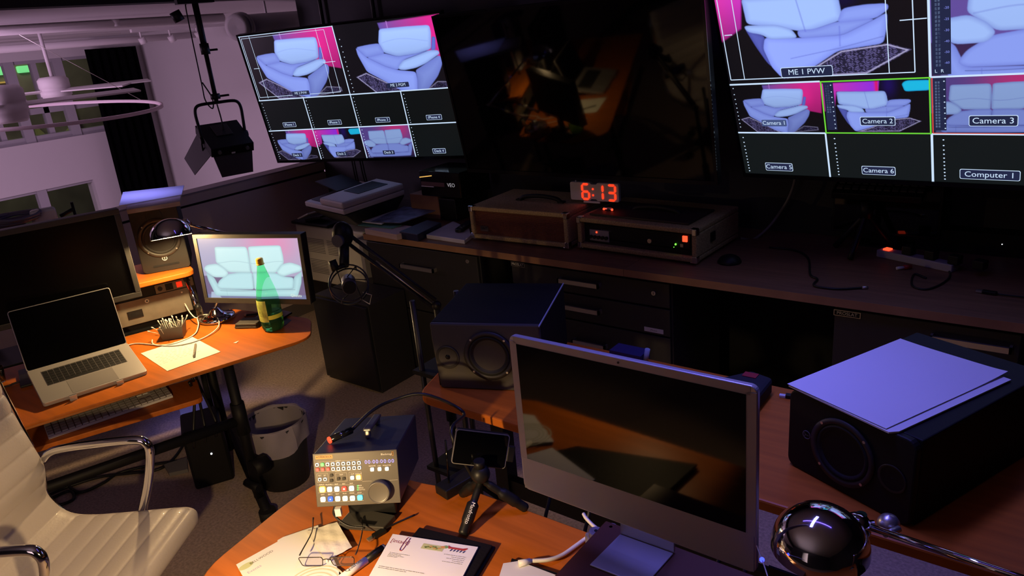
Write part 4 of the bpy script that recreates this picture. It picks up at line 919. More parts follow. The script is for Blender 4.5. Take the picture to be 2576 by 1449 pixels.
part('lower_board', MB().m(M_blk2).box(-.31, .035, -.237, .51, .29, -.213), t)
def hs_front(t, w, h, d, lay=False, dim=False):
    m = M_vinyl
    part('cabinet', MB().m(m).box(0, .012, 0, w, d, h), t, bevel=.003)
    part('baffle', MB().m(mat('speaker_baffle', (.017, .016, .015), .42)).prism([(x, z) for x, z in rr(0, 0, w, h, .018)], 0, .014) if 0 else MB().m(mat('speaker_baffle', (.017, .016, .015), .42)).x(T(0, .014, 0) @ FR).prism(rr(0, 0, w, h, .018), 0, .016), t, bevel=.003)
def cone(mb, x, z, r, y=-.002):
    mb.x(T(x, y, z) @ RX(PI/2))
    mb.m(mat('driver_ring', (.032, .029, .026), .5)).lathe([(r*1.18, 0), (r*1.18, .004), (r, .004), (r*.96, .0)], 40)
    mb.m(M_rub).lathe([(r*.96, .0), (r*.90, .005), (r*.82, .0)], 40)
    mb.m(M_cone).lathe([(r*.82, .0), (r*.35, -.020), (r*.30, -.020)], 40).lathe([(r*.32, -.020), (r*.22, -.012), (0, -.008)], 30)
    for k in range(4):
        a = PI/4+k*PI/2; mb.m(M_steel).x(T(x, y, z) @ RX(PI/2) @ T(r*1.1*math.cos(a), r*1.1*math.sin(a), .0045)).disc(.0035, 0, 8)
    return mb.x(Matrix())
def tweeter(mb, x, z, r, y=-.002):
    mb.x(T(x, y, z) @ RX(PI/2)).m(mat('tweeter_horn', (.035, .033, .03), .3)).lathe([(r*1.05, 0), (r, .002), (r*.45, -.012)], 32).m(M_blkg).lathe([(r*.45, -.012), (r*.3, -.004), (0, .0)], 20)
    return mb.x(Matrix())
LAy = math.atan2(.165, .10)
t = thing('studio_monitor', 'black two-way studio loudspeaker behind the chrome lamp on the left desk', 'loudspeaker', (-3.318, 1.470, .936), rz=LAy)
w_, h_ = .200, .310
hs_front(t, w_, h_, .23)
part('woofer', cone(MB(), w_/2, .155, .076), t)
part('tweeter', tweeter(MB(), w_/2, .258, .032), t)
lo = MB().m(M_print).x(T(w_/2, -.004, .060) @ FR); lo.lathe([(.0085, 0), (.0110, 0), (.0110, .001), (.0085, .001), (.0085, 0)], 24).text('Y', .022, T(0, 0, .001)); 
part('logo', lo, t)
part('port_slot', MB().m(M_gap).x(T(w_/2, -.0025, .028) @ FR).prism(rr(-.055, -.004, .055, .004, .003), 0, .0012), t)
quadprism('paper_stack', [(318, 528), (322, 500), (456, 486), (452, 507)], 1.2475, 1.266, mat('kraft_edged_papers', (.55, .42, .30), .85, noise=(6, .25, (1, 1, 90))), 'tan-edged pile of papers on top of the left desk loudspeaker, under a white sheet', 'papers', bevel=.001)
quadprism('document', [(299, 517), (309, 483), (463, 466), (457, 489)], 1.2665, 1.271, M_paper, 'topmost white sheets glowing blue-violet on the left desk loudspeaker', 'document', bevel=.001)
# big dark monitor
BRm = oz(358, 744, .915); BLd = oz(0, 833, .915); dirv = (BRm-BLd).normalized(); MW, MHt = .70, .378
t = thing('monitor', 'large black switched-off monitor behind the laptop on the left desk', 'monitor', tuple(BRm-dirv*MW), rz=math.atan2(dirv.y, dirv.x))
part('panel', MB().m(M_blk).box(0, .003, 0, MW, .045, MHt), t, bevel=.006)
fr = MB().m(mat('grey_bezel', (.045, .043, .040), .4)); bz_ = .022
for q in ((0, 0, MW, bz_), (0, MHt-bz_, MW, MHt), (0, bz_, bz_, MHt-bz_), (MW-bz_, bz_, MW, MHt-bz_)): fr.box(q[0], -.006, q[1], q[2], .004, q[3])
part('bezel', fr, t, bevel=.002)
part('screen', MB().m(mat('matte_black_screen', (.002, .002, .0022), .22, spec=.22)).box(bz_, 0, bz_, MW-bz_, .003, MHt-bz_), t)
part('stand', MB().m(M_blk).box(MW*.42, .03, -.214, MW*.58, .06, .12).box(MW*.28, -.10, -.214, MW*.72, .10, -.205), t, bevel=.003)
# things on the shelf behind the big monitor
NS = Vector((math.sin(RZr), -math.cos(RZr), 0)); WP = Vector((-3.44, 1.06, 0))
qa, qb, qc = onpl(86, 575, WP, NS), onpl(150, 560, WP, NS), onpl(88, 530, WP, NS)
t = thing('wifi_box', 'rounded white plastic box peeping over the top edge of the big dark monitor', 'router', (qa.x, qa.y, .936), rz=RZr)
part('case', MB().m(M_white).box(0, 0, 0, (qb-qa).xy.length, .05, qc.z-.936), t, bevel=.012)
q2 = onpl(45, 553, (-3.44, 1.06, 0), Vector((math.sin(RZr), -math.cos(RZr), 0)))
nb = MB().m(mat('blue_black_cloth', (.05, .05, .11), .8))
nb.x(T(q2.x, q2.y, .937) @ RZ(RZr)); nb.box(-.12, 0, 0, .02, .18, q2.z-.937-.015)
solo('equipment_box', nb, 'dark box with coiled leads on it behind the big monitor, left edge of photo', 'box', bevel=.01)
cc = MB().m(mat('violet_grey_cable', (.16, .15, .22), .6))
for k in range(5): cc.tube([(q2.x+.10*math.cos(a*.9+k)*(.6+.1*k)-.02, q2.y+.09*math.sin(a*.9+k)*(1.0), q2.z-.008+.006*k+.004*math.sin(a*2)) for a in range(8)], .006, 6)
solo('cable_bundle', cc, 'tangled bundle of dark cables above the big monitor at the left edge', 'cable')
q3 = onpl(183, 520, (-3.40, 1.18, 0), Vector((math.sin(RZr), -math.cos(RZr), 0)))
solo('antenna', MB().m(M_blk).cyl((q3.x, q3.y, .936), (q3.x, q3.y, q3.z+.02), .006).cyl((q3.x, q3.y, q3.z-.01), (q3.x-.02, q3.y-.05, q3.z-.03), .008), 'short black antenna sticking up behind the big dark monitor', 'antenna')

# laptop
t = thing('laptop', 'open grey laptop with dark screen raised on a stand on the left desk', 'laptop', (-2.864, .802, .722), rot=(math.radians(12.9), math.radians(1.4), math.radians(78.5)))
LM = MX[t.name]
part('base', MB().m(M_alu2).prism(rr(0, 0, .358, .246, .010), -.016, 0), t, bevel=.0015)
part('keyboard_well', MB().m(mat('dark_key_bed', (.16, .15, .145), .5)).box(.040, .105, 0, .318, .213, .0008), t)
kk = MB().m(mat('laptop_key', (.015, .015, .016), .45))
for j in range(6):
    y0 = .107+j*.0178; n = 14
    for i in range(n):
        if j == 0 and 3 <= i <= 8:
            if i == 3: kk.box(.042+3*.0197, y0, .0008, .042+9*.0197-.002, y0+.0155, .002)
            continue
        kk.box(.042+i*.0197, y0, .0008, .042+(i+1)*.0197-.0025, y0+(.0155 if j < 5 else .011), .002)
part('keys', kk, t)
part('trackpad', MB().m(mat('trackpad_glass', (.34, .32, .31), .25, .3)).box(.100, .008, 0, .258, .099, .0006), t)
TL_ = T(0, .243, -.004) @ RX(math.radians(62))
ld = part('lid', MB().m(M_alu2).x(TL_).prism(rr(0, 0, .358, .240, .010), -.005, 0), t, bevel=.001)
part('screen', MB().m(M_glass2).x(TL_).prism(rr(.003, .004, .355, .237, .008), .0002, .0012), ld)
t2 = thing('laptop_stand', 'silver folding stand with two front hooks holding up the laptop', 'stand', tuple(LM @ Vector((.179, .12, 0)))[:2]+(DZ,), rz=math.radians(78.5))
hk = MB().m(M_alu)
for x_ in (.095, .255): hk.x(LM).box(x_-.012, -.014, -.022, x_+.012, .006, -.017).box(x_-.012, -.014, -.022, x_+.012, -.010, .004).box(x_-.012, -.010, -.020, x_+.012, .23, -.0175)
hk.x(Matrix())
wp('hook_arms', hk, t2)
sp = MB().m(M_alu)
for x_ in (.10, .26):
    a = LM @ Vector((x_, .21, -.022)); b = LM @ Vector((x_, .02, -.022)); sp.cyl(a, (a.x, a.y, DZ), .006, n=8)
sp.x(LM).x(Matrix())
wp('legs', sp, t2)

# chrome dome lamps
def dome_lamp(label, head, tilt, joint, elbow, base, bulb=None, stem=None, r=.083):
    t = thing('desk_lamp', label, 'lamp', (base[0], base[1], base[2]), group=None)
    M0 = T(*head) @ tilt
    prof = [(r, 0), (r, .004)]+[(r*math.cos(a*PI/24), .004+r*.92*math.sin(a*PI/24)) for a in range(1, 12)]+[(0, .004+r*.92)]
    wp('lamp_shade', MB().m(M_chr).x(M0).lathe(prof, 48), t)
    inn = [(r-.002, .0005)]+[((r-.002)*math.cos(a*PI/24), (r-.002)*.92*math.sin(a*PI/24)) for a in range(1, 12)]+[(0, r*.90)]
    wp('shade_lining', MB().m(mat('white_enamel', (.85, .83, .78), .5)).x(M0).lathe([(p_[0], p_[1]) for p_ in reversed(inn)], 40), t)
    if bulb: wp('bulb', MB().m(mat('warm_bulb', (.9, .8, .6), .4, emit=(1.0, .80, .50), es=14)).x(M0).sph((0, 0, .056), .014, 14), t)
    H = Vector(head); J = Vector(joint); E_ = Vector(elbow); B = Vector(base)
    s0 = M0 @ Vector((0, 0, r*.55)); s1 = s0+(J-s0)*.15
    wp('joint', MB().m(M_chr).cyl(s0+(J-s0).normalized()*r*.7, J, .011).sph(tuple(J), .018, 16).cyl(J+Vector((0, 0, -.022)), J+Vector((0, 0, .022)), .010).cyl(J+Vector((-.02, -.012, 0)), J+Vector((.02, .012, 0)), .007), t)
    wp('upper_arm', MB().m(M_chr).cyl(J, E_, .0065), t)
    wp('elbow', MB().m(M_chr).sph(tuple(E_), .014, 12), t)
    wp('lower_arm', MB().m(M_chr).cyl(E_, B+Vector((0, 0, .05)), .0065), t)
    wp('foot', MB().m(M_chr).x(T(*base)).lathe([(0, .001), (.078, .001), (.080, .004), (.080, .015), (.075, .019), (.052, .022), (.034, .030), (.022, .046), (.012, .056), (0, .056)], 48), t)
    return t
hA = orr(430, 588, 3.40)-Vector((0, 0, .015)); jA = orr(468, 563, 3.50); eA = orr(600, 594, 3.80); bA = oz(547, 803, DZ)
ttx = Matrix.Rotation(math.radians(12.7), 4, Vector((-.44, -.90, 0)))
dome_lamp('chrome dome desk lamp lit over the left desk, in front of the loudspeaker', tuple(hA), ttx, tuple(jA), tuple(eA), (bA.x, bA.y, DZ+.001), bulb=True)
light('desk_lamp_bulb', 'POINT', tuple(hA+Vector((0, 0, .020))), WARM, 25, .018)

# sofa monitor
SW, SH = .477, .477*9/16
t = thing('monitor', 'desk monitor showing a white two-seat sofa against pink, behind the green bottle', 'monitor', (-3.0, 1.573, .838+.001), rot=(math.radians(-2.24), math.radians(1.35), math.radians(24.68)))
bz_ = .017
part('housing', MB().m(M_blk).box(-bz_, .003, -bz_-.004, SW+bz_, .045, SH+bz_), t, bevel=.003)
fr = MB().m(mat('monitor_bezel_grey', (.040, .037, .032), .4))
for q in ((-bz_, -bz_-.006, SW+bz_, 0), (-bz_, SH, SW+bz_, SH+bz_), (-bz_, 0, 0, SH), (SW, 0, SW+bz_, SH)): fr.box(q[0], -.006, q[1], q[2], .004, q[3])
part('bezel', fr, t, bevel=.001)
t3 = screen_mesh('screen', SW, SH, 420, 236, [(0, 0, 1, 1, 3, 1.0, .5, .5, 1.0)], t, tint=1)
t3.location = (0, 0, SH)
part('caption', MB().m(mat('caption_white', (0, 0, 0), .5, emit=S(235, 245, 225), es=1)).x(T(SW*.93, -.0014, SH*.045) @ FR).text('Ghosts', .017, align='RIGHT') if 0 else MB().m(mat('caption_white', (0, 0, 0), .5, emit=S(235, 245, 225), es=1)).x(T(SW*.90, -.0014, SH*.055) @ FR).text('Ghosts', .018), t)
part('stand', MB().m(M_blk).box(SW*.44, .03, -.14, SW*.56, .05, .06).box(SW*.28, .01, -.134, SW*.72, .13, -.128), t, bevel=.003)

# bottle
p = oz(683, 838, DZ)+Vector((-.03, .035, 0))
t = thing('bottle', 'green plastic water bottle with gold cap in front of the sofa monitor', 'bottle', (p.x, p.y, DZ+.001))
M_green = mat('green_bottle_plastic', (.22, .95, .40), .04, trans=.95, ior=1.12, spec=.6)
prof = [(0, .006), (.018, .004), (.036, .0), (.044, .006), (.048, .02), (.049, .06), (.049, .12), (.047, .145), (.040, .185), (.030, .225), (.021, .262), (.0145, .290), (.0135, .302)]
part('body', MB().m(M_green).lathe([(r_*.98, z_) for r_, z_ in prof], 40), t)
part('water', MB().m(mat('green_tinted_water', (.65, .95, .45), .02, trans=1, ior=1.33)).lathe([(0, .008), (.034, .004), (.0455, .02), (.0465, .06), (0, .06)], 32), t)
part('label', MB().m(mat('yellow_green_label', (.50, .60, .14), .5, noise=(22, .6), alpha=.8)).lathe([(.0495, .050), (.0497, .120), (.0475, .145)], 40, a0=3.8, a1=5.45).m(mat('olive_print', (.30, .38, .08), .5, noise=(40, .6))).lathe([(.0499, .075), (.0500, .105)], 20, a0=4.5, a1=5.1), t)
part('label_sticker', MB().m(mat('lime_sticker', (.55, .70, .08), .5)).lathe([(.0501, .060), (.0501, .078)], 16, a0=5.45, a1=7.0), t)
part('cap', MB().m(mat('gold_cap', (.62, .42, .05), .4)).lathe([(.0150, .296), (.0155, .300), (.0155, .318), (.0140, .321), (0, .321)], 24).lathe([(.0175, .294), (.0178, .297), (.0150, .299)], 24), t)
# wallet, black pad
p = oz(590, 828, DZ)
t = thing('wallet', 'worn grey-black leather wallet lying beside the green bottle', 'wallet', (p.x, p.y, DZ+.001), rz=math.radians(28))
part('leather', MB().m(mat('worn_black_leather', (.06, .055, .045), .55, bump=(80, .5))).box(0, 0, 0, .105, .085, .010).box(.002, .004, .0105, .104, .083, .021), t, bevel=.004)
part('inner_fold', MB().m(M_blk).box(.004, .002, .009, .102, .08, .0125), t)
quadprism('tablet', [(625, 808), (690, 812), (735, 785), (680, 772)], DZ+.001, DZ+.009, M_blkg, 'flat black tablet lying under the sofa monitor, behind the bottle', 'tablet', bevel=.002)
p = oz(610, 800, DZ)
solo('pen', MB().m(M_blk).cyl(p+Vector((0, .02, .006)), p+Vector((.10, .12, .006)), .005, .004).m(mat('copper_pen_tip', (.6, .3, .2), .3, .7)).sph(tuple(p+Vector((-.002, .018, .007))), .0075, 10), 'black pen with copper end lying between wallet and lamp foot', 'pen')
# cotton swab box
a, b = oz(410, 858, DZ), oz(461, 850, DZ); rzq = math.atan2(b.y-a.y, b.x-a.x); qw = (b-a).length
t = thing('swab_box', 'small dark open box filled with white cotton swabs', 'box', (a.x, a.y, DZ+.001), rz=rzq)
bx = MB().m(mat('brown_grey_plastic', (.085, .075, .065), .5)); o_ = .008
bx.add([(0, 0, 0), (qw, 0, 0), (qw, .07, 0), (0, .07, 0), (-o_, -o_, .055), (qw+o_, -o_, .055), (qw+o_, .07+o_, .055), (-o_, .07+o_, .055), (.003-o_, .003-o_, .055), (qw+o_-.003, .003-o_, .055), (qw+o_-.003, .067+o_, .055), (.003-o_, .067+o_, .055), (.004, .004, .004), (qw-.004, .004, .004), (qw-.004, .066, .004), (.004, .066, .004)],
       [(0, 3, 2, 1), (0, 1, 5, 4), (1, 2, 6, 5), (2, 3, 7, 6), (3, 0, 4, 7), (4, 5, 9, 8), (5, 6, 10, 9), (6, 7, 11, 10), (7, 4, 8, 11), (8, 9, 13, 12), (9, 10, 14, 13), (10, 11, 15, 14), (11, 8, 12, 15), (12, 13, 14, 15)])
part('tray', bx, t)
sw0 = thing('cotton_swab', 'white cotton swab sticking up out of the small dark box', 'cotton swab', (0, 0, 0), group='cotton swabs in the small box')
part('stick', MB().m(mat('swab_stick', (.80, .76, .62), .7)).cyl((0, 0, 0), (0, 0, .075), .0012, n=6), sw0)
part('tip', MB().m(mat('cotton_tip', (.88, .84, .72), .9)).sph((0, 0, .073), .0034, 8, 2.0), sw0)
rnd = random.Random(3); Rq = MX[t.name]
for k in range(22):
    x_, y_ = rnd.uniform(.008, qw-.008), rnd.uniform(.010, .058)
    e = (rnd.uniform(-.7, .7), rnd.uniform(-.75, .75), rnd.uniform(0, 6))
    if k == 0: x_, y_, e = .006, .03, (.1, -1.05, 0)
    P_ = Rq @ Vector((x_, y_, .010))
    if k == 0: sw0.location = P_+Vector((0, 0, .004)); sw0.rotation_euler = (.5, -.9, rzq); continue
    clone(sw0, P_, e)
# written sheet and pen
def local_sheet(name, TLp, TRp, width, height, z, m, label, cat, th=.0006, lift=0):
    a, b = oz(*TLp, z), oz(*TRp, z); rz = math.atan2(b.y-a.y, b.x-a.x)
    t = thing(name, label, cat, (a.x, a.y, z), rz=rz)
    part('sheet', MB().m(m).box(0, -height, 0, width, 0, th), t)
    return t
pq = [oz(*q, DZ+.001) for q in ((354, 889), (483, 847), (555, 885), (421, 933.5))]
c = sum(pq, Vector())/4; rzp = math.atan2(pq[1].y-pq[0].y, pq[1].x-pq[0].x)
t = thing('note_sheet', 'handwritten white note sheet on the left desk in front of the swab box', 'paper', (c.x, c.y, DZ+.001), rz=rzp)
part('sheet', MB().m(mat('cream_paper', (.84, .82, .70), .85)).x(RZ(-rzp)).prism([((q-c).x, (q-c).y) for q in pq], 0, .0006), t)
hw_ = MB().m(M_pencil); rnd = random.Random(5)
for i in range(8):
    y0 = .07-.018*i; x0 = -.10+rnd.uniform(0, .03)
    while x0 < .02+rnd.uniform(0, .05):
        L_ = rnd.uniform(.008, .022); n = int(L_/.002); pts = [(x0+.002*k, y0+.0022*math.sin(k*2.3+i)*rnd.uniform(.3, 1), .0011) for k in range(n)]
        if len(pts) > 2: hw_.tube(pts, .00035, 3, 0, False)
        x0 += L_+.006
part('handwriting', hw_, t)
p, q = oz(492, 866, DZ+.006), oz(488, 897, DZ+.006)
t = thing('pen', 'transparent ballpoint pen lying across the handwritten note sheet', 'pen', (q.x, q.y, DZ+.002), rz=0)
wp('barrel', MB().m(mat('clear_grey_plastic', (.30, .27, .20), .25)).cyl(p, q, .0045, .0048), t); wp('clip', MB().m(M_steel).cyl(q+Vector((.0, .0, .006)), q+(p-q)*.35+Vector((0, 0, .006)), .0012, n=6), t)
# white lead looping over the desk
pts = [(318, 869, .004), (345, 864, .004), (385, 867, .004), (432, 870, .005), (480, 862, .005), (520, 846, .005), (548, 824, .01), (549, 803, .02), (530, 792, .026), (505, 793, .03), (493, 800, .035), (478, 786, .05), (465, 764, .07)]
solo('charging_cable', MB().m(M_cablew).tube([tuple(oz(x, y, DZ+z)) for x, y, z in pts], .0028, 8), 'white charging cable running from the laptop and looping at the lamp foot', 'cable')
pts = [(383, 855, .006), (384, 864, .004), (400, 869, .004), (445, 862, .004), (488, 842, .005), (499, 818, .012), (496, 800, .032)]
solo('charging_cable', MB().m(M_cablew).tube([tuple(oz(x, y, DZ+z)) for x, y, z in pts], .0028, 8), 'white cable with loose end lying behind the handwritten sheet', 'cable')
p = oz(587, 863, DZ)
solo('paper_scrap', MB().m(M_paper).x(T(p.x, p.y, DZ+.001)).add([(0, 0, 0), (.014, .004, 0), (.012, .020, .004)], [(0, 1, 2)]), 'tiny white paper scrap alone on the orange left desk', 'scrap')
a, b = orr(469, 705, 3.72), orr(496, 768, 3.62)
solo('microphone_tube', MB().m(M_chr).cyl(a, b, .009, n=14).m(M_blk).cyl(b, b+(b-a)*.15, .012).cyl(a-(b-a)*.4, a, .012), 'shiny metal tube leaning between the rack and the sofa monitor', 'tube')
p = oz(505, 797, DZ)
solo('glass_jar', MB().m(mat('clear_plastic_amber', (.75, .68, .5), .1, trans=.7, ior=1.3)).x(T(p.x, p.y, DZ+.001)).lathe([(0, 0), (.014, 0), (.016, .01), (.014, .045), (.010, .055), (0, .056)], 20), 'small clear capsule standing between rack and chrome lamp foot', 'jar')
p, q = oz(55, 958, DZ+.006), oz(10, 973, DZ+.006)
solo('power_cable', MB().m(M_cable).tube([tuple(p), tuple(p+(q-p)*.5), tuple(q), tuple(q+Vector((-.1, -.15, 0)))], .0035, 7), 'dark cable leaving the left side of the laptop', 'cable')
p = oz(6, 960, DZ)
solo('drinking_glass', MB().m(mat('clear_glass', (.95, .95, .95), .03, trans=1, ior=1.4)).x(T(p.x-.01, p.y-.01, DZ+.001)).lathe([(0, 0), (.026, 0), (.032, .06), (.030, .06), (.024, .004), (0, .004)], 28), 'clear glass tumbler on the left desk at the edge of the photo', 'glass')

# floor things
t = thing('waste_bin', 'dark waste bin with a translucent liner folded over its rim', 'bin', (-2.705, 1.575, 0))
part('bucket', MB().m(mat('dark_grey_plastic', (.03, .03, .035), .5)).lathe([(0, .002), (.105, .002), (.135, .30), (.130, .30), (.10, .008), (0, .008)], 32), t)
lin_m = mat('liner_film', (.55, .50, .62), .35, trans=.0, alpha=.62)
part('liner', MB().m(lin_m).grid(40, 5, lambda u, v: ((.138+.006*math.sin(u*50+v*3)+.004*v)*math.cos(u*2*PI), (.138+.006*math.sin(u*50+v*3)+.004*v)*math.sin(u*2*PI), .312-.11*v+.02*math.sin(u*2*PI*3)*v)).grid(40, 5, lambda u, v: ((.132-.03*v+.008*math.sin(u*37+v*4)*v)*math.cos(u*2*PI), (.132-.03*v+.008*math.sin(u*37+v*4)*v)*math.sin(u*2*PI), .312-.16*v)), t)
p = oz(520, 1222, 0)
t = thing('computer_tower', 'small black computer tower with white power light under the left desk', 'computer', (-3.0, 1.30, 0), rz=math.radians(62))
part('case', MB().m(M_blk).box(0, 0, 0, .17, .22, .29), t, bevel=.012)
zz = onpl(532, 1141, (-3.0, 1.30, 0), Vector((math.sin(math.radians(62)), -math.cos(math.radians(62)), 0)))
lp = MX[t.name].inverted() @ zz
part('power_light', MB().m(M_ledw).cyl((.10, -.003, lp.z if .05 < lp.z < .33 else .2), (.10, 0, lp.z if .05 < lp.z < .33 else .2), .004, n=10), t)
for i, (pp_, lab) in enumerate((([(120, 1246), (170, 1225), (250, 1200), (330, 1190), (400, 1180), (440, 1150), (470, 1105)], 'black cable running along the floor to the computer tower'), ([(160, 1212), (200, 1238), (260, 1215), (300, 1190), (380, 1170), (450, 1160)], 'second black floor cable crossing the lit strip of carpet'), ([(125, 1255), (175, 1235), (185, 1255), (150, 1270), (125, 1262)], 'black cable loop on the floor beside the white chair'))):
    solo('floor_cable', MB().m(M_cable).tube([tuple(oz(x, y, .008)) for x, y in pp_], .007, 7), lab, 'cable')
for i, (x0, y0, x1, y1) in enumerate(((538, 935, 545, 1080), (552, 930, 532, 1085), (565, 960, 560, 1065))):
    a = Vector((lx-.10-.03*i, ly-.12+.03*i, DZ-.075)); b = Vector((lx-.12, ly-.16+.05*i, .34))
    solo('hanging_cable', MB().m(M_cable).tube([tuple(a), (a.x-.03, a.y+.02, .55), (b.x+.03, b.y, .42), tuple(b)], .006, 6), ('left', 'middle', 'right')[i]+' of three black cables hanging beside the left desk leg', 'cable')
quadprism('storage_box', [(447, 1010), (525, 995), (530, 1045), (457, 1056)], .002, .03, M_white, 'pale flat box on the floor behind the left desk leg', 'box')
quadprism('floor_adapter', [(412, 1168), (470, 1150), (472, 1180), (425, 1190)], .002, .02, mat('grey_card', (.18, .17, .17), .7), 'grey flat adapter on the floor beside the computer tower', 'adapter')

# ---- white ribbed chair
u_ = Vector((.828, .56, 0)).normalized(); CH = Vector((-2.561, .661, 0))
t = thing('office_chair', 'white ribbed leather office chair with chrome arms in the left foreground', 'chair', (CH.x, CH.y, 0), rz=math.atan2(u_.y, u_.x))
prof = [(.458, .405), (.472, .425), (.468, .448), (.445, .460), (.40, .460), (.30, .455), (.20, .450), (.12, .448), (.055, .455), (.015, .478), (-.010, .515), (-.018, .55), (-.004, .60), (.004, .65), (-.010, .72), (-.028, .80), (-.040, .88), (-.048, .96), (-.056, 1.03), (-.066, 1.05)]
P2 = smooth_path([(x, 0, z) for x, z in prof], 10)
cum = [0]
for i in range(1, len(P2)): cum.append(cum[-1]+(P2[i]-P2[i-1]).length)
def seat_fn(side):
    def f(u, v):
        s_ = v*cum[-1]; i = min(len(P2)-2, max(0, next((k for k in range(len(cum)) if cum[k] > s_), len(cum)-1)-1))
        a = (s_-cum[i])/(cum[i+1]-cum[i]+1e-9); p_ = P2[i].lerp(P2[i+1], a); d_ = (P2[i+1]-P2[i]).normalized(); n_ = Vector((-d_.z, 0, d_.x))
        if n_.z < 0 and v < .3: n_ = -n_
        n_ = Vector((d_.z, 0, -d_.x))
        rib = abs(math.sin(PI*s_/.064))**.28*.008
        ew = .012*(1-min(1, min(u, 1-u)/.03))**2
        return p_+n_*((rib+.004-ew) if side > 0 else -.012+ew)+Vector((0, -.50*(1-u), 0))
    return f
M_lea = mat('cream_white_leather', (.66, .60, .58), .42, bump=(120, .3), coat=.1)
se = MB().m(M_lea).grid(20, 260, seat_fn(1)).grid(6, 80, seat_fn(-1))
for uu in (0.0, 1.0): se.grid(2, 160, lambda a, v, uu=uu: seat_fn(1)(uu, v)*(1-a)+seat_fn(-1)(uu, v)*a)
part('padded_seat_and_back', se, t)
for y_, in ((.012,), (-.512,)):
    part('armrest', MB().m(M_chr).tube([(-.005, y_, .655), (.05, y_, .690), (.20, y_, .706), (.325, y_, .712), (.358, y_, .700), (.362, y_, .66), (.33, y_, .56), (.285, y_, .46), (.27, y_, .43), (.20, y_, .425)], .0145, 12, 5), t)
part('seat_rail', MB().m(M_chr).tube([(.46, .008, .425), (.2, .008, .425), (.05, .008, .43), (-.03, .008, .52), (-.02, .008, .65), (-.07, .008, 1.02)], .010, 8).tube([(.46, -.508, .425), (.2, -.508, .425), (.05, -.508, .43), (-.03, -.508, .52), (-.02, -.508, .65), (-.07, -.508, 1.02)], .010, 8), t)
part('pedestal', MB().m(M_chr).cyl((.22, -.25, .08), (.22, -.25, .42), .025).m(M_blk).box(.12, -.33, .39, .32, -.17, .43), t)
for k in range(5):
    a = k*2*PI/5+.3
    l = part('leg', MB().m(M_chr).x(T(.22, -.25, 0) @ RZ(a)).tube([(0, 0, .10), (.29, 0, .075)], .016, 8, 0), t)
    part('caster', MB().m(M_blk).x(T(.22, -.25, 0) @ RZ(a)).cyl((.29, -.02, .027), (.29, .02, .027), .026, n=14), t)
# ================================================================ NEAR DESK AND WHAT STANDS ON IT
B_poly = rpoly([(-1.40, .53), (-1.535, .62), (-1.585, .90), (-1.590, 1.03), (-1.50, 1.135), (-1.30, 1.165), (-1.19, 1.205), (-.80, 1.215), (1.0, 1.215), (1.0, .53)], [.05, .1, .1, .06, .06, .05, .05, 0, .05, 0], 5)
t = thing('desk', 'orange wood desk in the foreground carrying papers, glasses and the silver computer', 'desk', (-.6, .8, 0))
wp('tabletop', MB().m(M_wood).prism(B_poly, DZ-.013, DZ).m(M_woodedge).prism(inset(B_poly, .035), DZ-.027, DZ-.013), t, .003)
for x_, y_ in ((-1.35, 1.02), (.85, 1.05)):
    wp('leg', MB().m(M_blk2).cyl((x_, y_, .03), (x_, y_, DZ-.03), .028).box(x_-.04, y_-.45, 0, x_+.04, y_+.12, .04), t)
wp('crossbar', MB().m(M_blk2).box(-1.35, 1.0, .40, .85, 1.04, .46), t)
S_poly = rpoly([(-1.525, 1.372), (1.0, 1.372), (1.0, 1.90), (-1.70, 1.90)], [.05, 0, .05, .05], 6)
t = thing('desk_shelf', 'raised orange wood shelf behind the near desk carrying two loudspeakers', 'shelf', (-.6, 1.6, 0))
SZ = .82
wp('board', MB().m(M_wood).prism(S_poly, SZ-.028, SZ), t, .005)
for x_ in (-1.38, .80): wp('leg', MB().m(M_blk2).box(x_-.025, 1.55, .04, x_+.025, 1.60, SZ-.03).box(x_-.03, 1.42, 0, x_+.03, 1.86, .04), t)
wp('crossbar', MB().m(M_blk2).box(-1.38, 1.56, .40, .80, 1.59, .46), t)

# left loudspeaker lying on its side
a, b = oz(1078, 815, 1.035), oz(1355, 820, 1.035); rz = math.atan2(b.y-a.y, b.x-a.x); w_ = (b-a).length; h_ = 1.035-SZ-.002
t = thing('studio_monitor', 'black loudspeaker lying on its side on the shelf left of the silver computer', 'loudspeaker', (a.x, a.y, SZ+.001), rz=rz)
part('cabinet', MB().m(M_vinyl).box(0, .02, 0, w_, .36, h_), t, bevel=.002)
M_baf = mat('charcoal_baffle', (.065, .058, .052), .42, bump=(200, .1))
bf = MB().m(M_baf)
bf.x(T(0, .021, 0) @ FR).prism([(.010, 0), (w_, 0), (w_, h_), (0, h_), (0, h_*.75)], 0, .016)
part('baffle', bf, t, bevel=.004)
N = Vector((math.sin(rz), -math.cos(rz), 0)); IM = MX[t.name].inverted()
def lc(x, y): return IM @ onpl(x, y, a+N*0, N)
wc, tc_ = lc(1230, 896), lc(1125, 900)
part('woofer', cone(MB(), wc.x, wc.z, .066, .002), t)
part('tweeter', tweeter(MB(), tc_.x, tc_.z, .036, .002), t)
part('edge_strip', MB().m(mat('pale_edge_strip', (.45, .50, .60), .35)).box(w_-.001, .0, h_-.003, w_+.002, .36, h_+.001), t)

